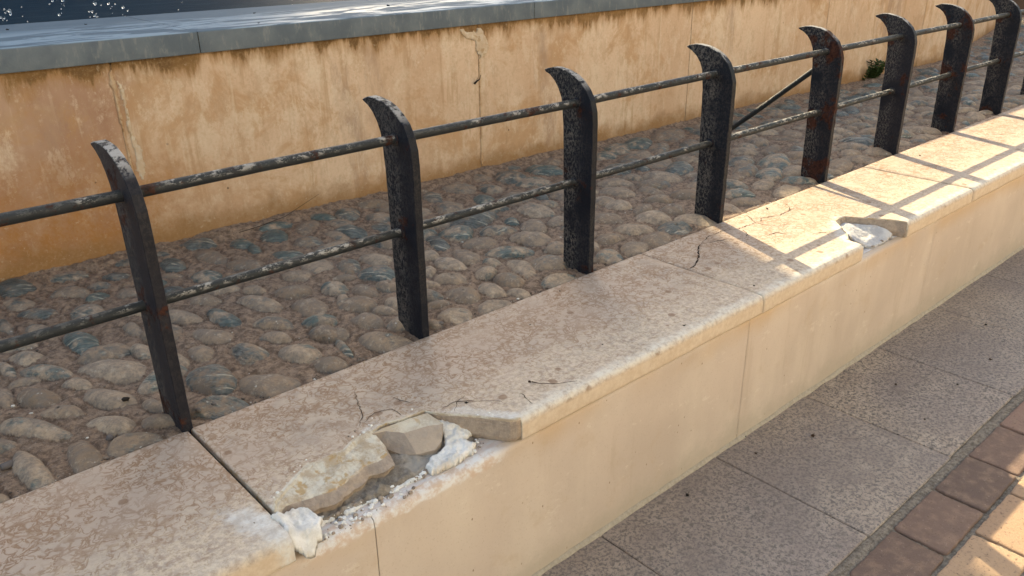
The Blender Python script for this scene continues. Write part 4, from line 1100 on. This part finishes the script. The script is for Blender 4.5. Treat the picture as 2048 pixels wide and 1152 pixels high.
V = [(x, lf(9.5) + (x - 9.5) * 0.21 + dy, z) for x in xs for dy, z in ((0.4, LZ0), (0, LZ0), (0, LZ1), (0.9, LZ1))]
mesh("ledge_slab", V, gridfaces(len(xs), 4, flip=True), LEDGE, bw, False)
V, F = box(-3.8, 9.4, 1.78, 2.2, LZ0 - 0.02, LZ1 - 0.03); 
mesh("ledge_joint", [(x, lf(x) + 0.012, z) for x in (-3.8, 9.4) for z in (LZ0 + 0.003, LZ1 - 0.004)], [(0, 2, 3, 1)], mat_grout("ledge_grout", (0.05, 0.05, 0.045), (0.12, 0.11, 0.09)), bw)

# far dark wall at the end of the cobbles
fw = empty("end_wall", (15.5, 2.0, 0))
tag(fw, "low brown stone wall far off at the end of the cobbles, at the right edge", "wall")
V, F = box(15.3, 16.0, -0.05, 5.0, -0.3, 1.1, 0.02)
mesh("wall_body", V, F, mat_plain("brown_stone", (0.20, 0.14, 0.105), 0.9, 0.1, 0.5, 9, 0.006), fw)

# water in the basin
xs = np.linspace(-4, 14, 90); ys = np.linspace(2.2, 14.0, 60); X, Y = np.meshgrid(xs, ys, indexing='ij')
Z = 1.012 + 0.006 * (vnoise(X, Y, 3, 66, 3) - 0.5)
tag(mesh("basin_water", np.stack([X, Y, Z], -1).reshape(-1, 3), gridfaces(*X.shape), mat_water(), None, True), kind="structure")
# splashes
wm = M("water_drop", 0.03, 0.5); wm.b.inputs["Transmission Weight"].default_value = 0.9; wm.b.inputs["IOR"].default_value = 1.33; wm.color((0.9, 0.95, 1.0))
A = Acc(); rr = np.random.default_rng(31)
for cx, cz, n_, sp in ((0.373, 1.11, 16, 0.04), (0.622, 1.14, 12, 0.035), (0.835, 1.12, 12, 0.04), (0.81, 1.06, 5, 0.02), (0.94, 1.08, 6, 0.03), (1.97, 1.07, 9, 0.05), (1.3, 1.10, 5, 0.05)):
    for _ in range(n_):
        V, F = pebble((cx + sp * rr.standard_normal(), 2.72 + 0.04 * rr.standard_normal(), cz + sp * 0.9 * rr.standard_normal()), 0.0025 + 0.0065 * rr.random() ** 2, int(rr.random() * 1e6), 2, 1.0); A.add(V, F)
tag(A.build("water_drops", wm.m, None, True), "clear drops of water splashing above the dark basin", "water drops", None, "stuff")

# ================================================================= THE RAILING
rl = empty("railing", (0, 0.05, 0))
tag(rl, "rusty black iron railing of hooked flat posts and two round rails behind the coping", "railing")
out = [(-0.0, -0.05), (0.0, 0.30), (0.0, 0.60), (0.0, 0.70), (0.003, 0.755), (0.018, 0.803), (0.045, 0.848), (0.080, 0.880), (0.118, 0.903), (0.168, 0.919), (0.222, 0.925), (0.258, 0.924), (0.285, 0.917), (0.305, 0.909)]
inn = [(0.300, 0.901), (0.270, 0.889), (0.240, 0.866), (0.215, 0.836), (0.198, 0.798), (0.190, 0.760), (0.184, 0.700), (0.180, 0.60), (0.172, 0.30), (0.167, -0.05)]
XP = [0, .9776, 1.9463, 2.9915, 4.1157, 5.0964, 6.0472, 7.0, 7.95, 8.9, 9.85, 10.8, 11.75, 12.7]
lean = [(0.010, 0), (0, 0), (0, 0), (0, 0.004), (0.004, 0), (0, 0), (-0.004, 0), (0, 0)] + [(0, 0)] * 6
IRON = mat_iron("black_iron", 0.40, 0.25); IRON_R = mat_iron("rusty_iron", 0.38, 0.98); IRON_F = mat_iron("flaking_iron", 0.5, 0.35)
IRON_W = mat_iron("weathered_iron", 0.36, 0.55, (0.010, 0.010, 0.014))
RAIL = mat_iron("grey_rail_paint", 0.24, 0.42, (0.014, 0.016, 0.018), True)
SOCK = mat_fracture("rust_stained_mortar", (0.24, 0.17, 0.12), (0.15, 0.10, 0.07), (0.16, 0.06, 0.03), 0.8)
def post_mesh(seed, mat, t=0.0354):
    rr = np.random.default_rng(seed)
    P = []
    pts = out + inn
    for k in range(len(pts)):
        a = np.array(pts[k]); b = np.array(pts[(k + 1) % len(pts)]); P.append(a)
        L = np.linalg.norm(b - a); m_ = int(L / 0.03)
        for j in range(1, m_): P.append(a + (b - a) * j / m_)
    P = np.array(P); n = len(P)
    nz = (rr.random((n, 2)) - 0.5) * 0.0030; P = P + nz
    nrm = np.roll(P, -1, 0) - np.roll(P, 1, 0); nrm = np.stack([nrm[:, 1], -nrm[:, 0]], 1); nrm /= np.linalg.norm(nrm, axis=1, keepdims=True) + 1e-9
    V = []; rings = [(0.0, 0.0025), (0.0022, 0.0), (t - 0.0022, 0.0), (t, 0.0025)]
    for x, ins in rings:
        q = P + nrm * ins * (1 if True else -1)
        for y, z in q: V.append((x, y, z))
    # the sign of the inset depends on winding; test with the centroid
    F = []
    for r_ in range(3):
        for k in range(n): F.append((r_ * n + k, r_ * n + (k + 1) % n, (r_ + 1) * n + (k + 1) % n, (r_ + 1) * n + k))
    F.append(tuple(range(n))[::-1]); F.append(tuple(3 * n + k for k in range(n)))
    return V, F
labels = {0: "leaning post with a rusty foot", 4: "post with large rust-red patches that carries the stay rod", 6: "post streaked with orange rust"}
for i, x in enumerate(XP):
    mt = {0: IRON_W, 1: IRON, 2: IRON_F, 3: IRON_F, 4: IRON_R, 5: IRON_W, 6: IRON_R}.get(i, IRON)
    V, F = post_mesh(100 + i, mt)
    o = mesh("post", V, F, mt, rl, False, local=True)
    import bmesh
    bm = bmesh.new(); bm.from_mesh(o.data); bmesh.ops.recalc_face_normals(bm, faces=bm.faces); bm.to_mesh(o.data); bm.free()
    o.location = (Vector((x, 0.001, 0)) * U) - rl.location
    o.rotation_euler = (lean[i][1], -lean[i][0], 0)
    if i in labels: o["label"] = labels[i]
RY = 0.104
def rail(name, z, r, seed, lab=None):
    xs = np.arange(-1.6, 13.0, 0.03)
    P = []; rad_ = []
    for x in xs:
        sag = 0.006 * (float(vnoise(x, z * 10, 1.0, seed, 2)) - 0.5)
        P.append((x, RY + 0.004 * (float(vnoise(x, 5 + z, 0.9, seed + 1, 2)) - 0.5), z + sag))
        rad_.append(r * (1 + 0.07 * (float(vnoise(x, 9 + z, 22, seed + 2, 4)) - 0.5)))
    V, F = tube(P, rad_, 14)
    o = mesh(name, V, F, RAIL, rl, True)
    if lab: o["label"] = lab
rail("top_rail", 0.787, 0.0185, 121)
rail("lower_rail", 0.4234, 0.0175, 131)
# weld collars where the rails meet the plates
for i, x in enumerate(XP[:8]):
    for z in (0.787, 0.4234):
        V, F = tube([(x - 0.009, RY, z), (x - 0.004, RY, z), (x + 0.001, RY, z)], [0.0195, 0.0225, 0.026], 12)
        mesh("weld_collar", V, F, IRON_R if i in (0, 4, 6, 7) else IRON, rl, True)
for i, x in enumerate(XP[:9]):
    pl = [(x - 0.030, -0.002), (x - 0.045, 0.07), (x - 0.028, 0.185), (x + 0.018, 0.205), (x + 0.062, 0.18), (x + 0.072, 0.08), (x + 0.058, -0.002)]
    pl = [(a_, max(b_, 0.004)) for a_, b_ in pl]
    lump("post_socket", pl, -0.030, 0.020, SOCK, rl, res=0.006, rough=0.9, edge=0.02, nscale=35, seed=600 + i * 5, wob=0.016)
V, F = tube([(4.158, 0.12, 0.725), (4.165, 0.17, 0.685), (4.20, 0.62, 0.32), (4.255, 1.06, -0.02)], 0.0170, 12)
mesh("stay_rod", V, F, RAIL, rl, True)

# ================================================================= SMALL THINGS
# weed at the foot of the basin wall
wd = empty("weed", (7.78, 1.505, 0.0))
tag(wd, "small dark green weed sprouting at the foot of the ochre wall, behind the posts", "weed")
LEAF = mat_plain("weed_leaf", (0.05, 0.085, 0.02), 0.6, 0.3, 0.4, 40)
A = Acc(); B = Acc(); rr = np.random.default_rng(12)
for s_ in range(16):
    bx, by = 7.76 + 0.09 * rr.standard_normal(), 1.50 + 0.012 * rr.random()
    th = rr.random() * 6.28; L = 0.11 + 0.17 * rr.random(); dx, dy = 0.55 * math.cos(th), -abs(0.35 * math.sin(th))
    P = [(bx + dx * L * t, by + dy * L * t, -0.01 + L * (1.1 * t - 0.25 * t * t)) for t in np.linspace(0, 1, 7)]
    V, F = tube(P, np.linspace(0.004, 0.0015, 7), 5); A.add(V, F)
    for k in range(1, 7):
        for sd_ in (-1, 1, 0):
            c = np.array(P[k]); ph = th + sd_ * 1.2 + rr.random(); ll = 0.030 + 0.022 * rr.random(); w_ = ll * 0.32
            d = np.array([math.cos(ph), math.sin(ph) * 0.7, 0.35 + 0.4 * rr.random()]); d /= np.linalg.norm(d)
            sdv = np.cross(d, (0, 0, 1)); sdv /= np.linalg.norm(sdv) + 1e-9
            V = [c, c + d * ll * 0.35 + sdv * w_, c + d * ll * 0.75 + sdv * w_ * 0.8, c + d * ll, c + d * ll * 0.75 - sdv * w_ * 0.8, c + d * ll * 0.35 - sdv * w_, c + d * ll * 0.5 + np.array([0, 0, 0.003])]
            B.add(V, [(0, 1, 6), (1, 2, 6), (2, 3, 6), (3, 4, 6), (4, 5, 6), (5, 0, 6)])
A.build("stem", LEAF, wd, True); B.build("leaves", LEAF, wd)
V, F = tube([(7.84, 1.50, 0.02), (7.94, 1.48, 0.14), (8.05, 1.47, 0.27)], [0.004, 0.003, 0.002], 5)
mesh("stem", V, F, mat_plain("dry_stem", (0.12, 0.07, 0.05)), wd, True, label=None) if False else mesh("stem", V, F, mat_plain("dry_stem", (0.12, 0.07, 0.05)), wd, True)

DRY = mat_plain("dry_brown", (0.075, 0.045, 0.03), 0.9, 0.1, 0.5)
DARK = mat_plain("dark_debris", (0.04, 0.033, 0.028), 0.9, 0.1, 0.4)
GREY = mat_plain("grey_pebble", (0.16, 0.14, 0.13), 0.85, 0.2, 0.4)
# thin twig lying on the coping
tp = [(1.052,-0.556),(1.061,-0.585),(1.107,-0.628),(1.145,-0.650),(1.175,-0.664)]
V, F = tube([(x, y, 0.0045 + 0.002 * (k % 2)) for k, (x, y) in enumerate(tp)], [0.0020, 0.0012, 0.0009, 0.0008, 0.0006], 6)
A = Acc(); A.add(V, F); V, F = pebble((1.048, -0.550, 0.004), 0.0055, 5, 2); A.add(V, F)
tag(A.build("twig", DRY, None, True), "hair-thin dark twig with a knobbly end lying on the coping right of the long break", "twig")
tw = []
for z_, (px_, pz_) in zip(range(4), ((2.66, 0.585), (2.675, 0.60), (2.695, 0.612), (2.70, 0.64))): tw.append((px_, ypl(px_) - 0.012 - 0.006 * z_, pz_))
V, F = tube(tw, [0.008, 0.006, 0.003, 0.0015], 6); A = Acc(); A.add(V, F)
V, F = tube([tw[1], (2.655, ypl(2.66) - 0.05, 0.63)], [0.002, 0.001], 5); A.add(V, F)
tag(A.build("dead_sprig", DARK, None, True), "tiny dead black sprig poking out of the ochre wall beside its second joint", "sprig")
V, F = tube([(0.95, 1.66, 0.010), (1.10, 1.655, 0.02), (1.27, 1.68, 0.03), (1.48, 1.655, 0.12)], [0.0014, 0.0018, 0.0014, 0.0008], 6)
tag(mesh("twig", V, F, DARK, None, True), "thin dark twig leaning on the foot of the ochre wall", "twig")

# scraps: dried seed heads and leaf bits
def scrap(x, y, z, s, mat, seed, name, label, cat, group=None):
    s = s * 0.8
    rr = np.random.default_rng(seed); A = Acc()
    for k in range(5):
        th = rr.random() * 6.28; V, F = pebble((x + s * 0.5 * math.cos(th) * rr.random(), y + s * 0.5 * math.sin(th) * rr.random(), z + s * 0.22), s * (0.28 + 0.3 * rr.random()), int(rr.random() * 1e6), 1, 0.45); A.add(V, F)
    for k in range(4):
        th = rr.random() * 6.28; V, F = tube([(x, y, z + s * 0.2), (x + s * math.cos(th), y + s * math.sin(th), z + s * (0.3 + rr.random() * 0.6))], [s * 0.07, s * 0.03], 5); A.add(V, F)
    return tag(A.build(name, mat), label, cat, group)
grp = "dried scraps on the granite paving"
for i, (x, y, s, lab) in enumerate([
    (1.733, -0.798, 0.020, "spiky dried seed head on the granite, close under the wall and nearest the camera"),
    (2.527, -0.927, 0.022, "flattened brown seed head in the middle of the granite slab"),
    (2.210, -0.825, 0.013, "small brown scrap on the granite left of the flattened seed head"),
    (2.292, -0.712, 0.011, "dark crumb tucked against the foot of the low wall at its joint"),
    (3.511, -1.195, 0.014, "black fleck on the granite close to the brick edge"),
    (3.275, -0.974, 0.014, "brown leaf scrap on the granite beyond the second slab joint"),
    (3.918, -1.206, 0.016, "rust brown scrap on the farthest lit granite slab"),
    (3.054, -1.226, 0.012, "small dark crumb on the granite between two slab joints"),
    (4.35, -1.02, 0.016, "dark scrap lying far off on the granite near the right edge"),
    (2.83, -1.194, 0.010, "tiny dark fleck left of the small crumb on the granite")]):
    scrap(x, y, GZ + 0.002, s, DRY if i in (1, 2, 5, 6) else DARK, 200 + i, "dry_scrap", lab, "seed head", grp)
grp = "dark flecks on the coping"
for i, (x, y, s, lab) in enumerate([
    (1.820, -0.650, 0.010, "black fleck on the white worn nosing left of the second slab joint"),
    (1.699, -0.056, 0.008, "tiny black fleck near the back of the middle coping slab"),
    (1.454, -0.534, 0.006, "pin-sized dark fleck in the middle of the unbroken coping"),
    (2.378, -0.617, 0.010, "dark scrap just right of the second slab joint"),
    (3.383, -0.053, 0.016, "curled dark scrap on the sunlit coping near its rear edge"),
    (0.792, -0.503, 0.012, "black moss crumb at the lip of the long break"),
    (5.153, -0.143, 0.014, "brown leaf scrap on the sunlit coping past the third joint"),
    (1.369, -0.210, 0.006, "tiny brown fleck behind the middle of the coping")]):
    scrap(x, y, 0.001, s, DARK, 300 + i, "dry_scrap", lab, "scrap", grp)
def cob_z(x, y):
    h = -0.02
    for i in range(ns):
        x_, y_, a, b, th = S[i]; dx, dy = x - x_, y - y_
        u = dx * math.cos(th) + dy * math.sin(th); v = -dx * math.sin(th) + dy * math.cos(th)
        r2 = (u / a) ** 2 + (v / b) ** 2
        if r2 < 1: h = max(h, -0.028 + b * 0.72 * (1 - r2) ** 0.6)
    return h
grp = "loose pebbles among the cobbles"
for i, (x, y, s, mt, lab) in enumerate([
    (-0.068, 0.331, 0.013, DARK, "black pebble between cobbles left of the nearest post"),
    (-0.475, 0.207, 0.020, GREY, "rough grey clinker pebble at the left edge of the cobbles"),
    (-0.187, 0.145, 0.016, GREY, "small grey pebble beside the long bluish cobble"),
    (0.085, 0.070, 0.012, GREY, "grey pebble at the coping right of the nearest post"),
    (0.130, 0.045, 0.010, GREY, "tiny pebble against the coping edge by the pale flat cobble"),
    (1.112, 0.060, 0.014, GREY, "grey pebble at the coping right of the second post"),
    (2.02, 0.03, 0.013, GREY, "grey pebble at the coping right of the third post"),
    (1.90, 0.05, 0.012, GREY, "grey pebble at the coping left of the third post")]):
    V, F = pebble((x, y, cob_z(x, y) + s * 0.5), s, 400 + i, 2)
    tag(mesh("pebble", V, F, mt, None, True), lab, "pebble", grp)
A = Acc(); rr = np.random.default_rng(9)

# leaves and bits on the ledge
grp = "bits on the slate ledge"
for i, (x, dy, s, lab) in enumerate([
    (0.30, 0.75, 0.016, "curled dark leaf bit on the far left of the slate ledge"),
    (0.66, 0.72, 0.011, "small dark crumb on the ledge near the left splash"),
    (1.32, 0.10, 0.012, "dark crumb near the front edge of the slate ledge"),
    (1.55, 0.62, 0.014, "dark crumb at the back of the wet ledge"),
    (2.35, 0.45, 0.018, "black leaf bit on the wet middle of the ledge"),
    (3.30, 0.35, 0.016, "black crumb on the ledge by its second joint")]):
    scrap(x, lf(x) + dy, 1.050, s, DARK, 500 + i, "leaf_bit", lab, "leaf bit", grp)

# ================================================================= ACROSS THE BASIN (out of frame): the tall block whose shade falls on the left
bl = empty("building", (4.0, 15.0, 0))
tag(bl, "tall plain rendered block across the basin, out of frame", "building")
PALE = mat_plain("pale_render", (0.50, 0.49, 0.47), 0.85, 0.2, 0.15, 2)
A = Acc(); V, F = box(-6.0, 8.24, 14.0, 19.2, -0.75, 13.0, 0.05); A.add(V, F)
A.build("wall", PALE, bl)
for z in (1.5, 5.5, 9.5):
    for x in (-4.0, -0.5, 3.0, 6.2):
        V, F = box(x - 0.7, x + 0.7, 13.96, 14.02, z, z + 2.2, 0.01)
        mesh("window", V, F, mat_plain("dark_glass", (0.03, 0.04, 0.05), 0.1, 0.5), bl)
bounce_wall = empty("building", (4.0, -13.0, GZ))  # unseen facade added behind the camera to bounce warm fill light
tag(bounce_wall, "added pale facade behind the camera, out of frame, bouncing sunlight onto the walls", "building")
V, F = box(-9, 26, -16, -12, -0.76, 11.0, 0.05)
mesh("wall", V, F, PALE, bounce_wall)
for x in range(-7, 25, 5):
    V, F = box(x - 0.8, x + 0.8, -12.02, -11.96, 2.0, 4.8, 0.01)
    mesh("window", V, F, mat_plain("dark_glass", (0.03, 0.04, 0.05), 0.1, 0.5), bounce_wall)
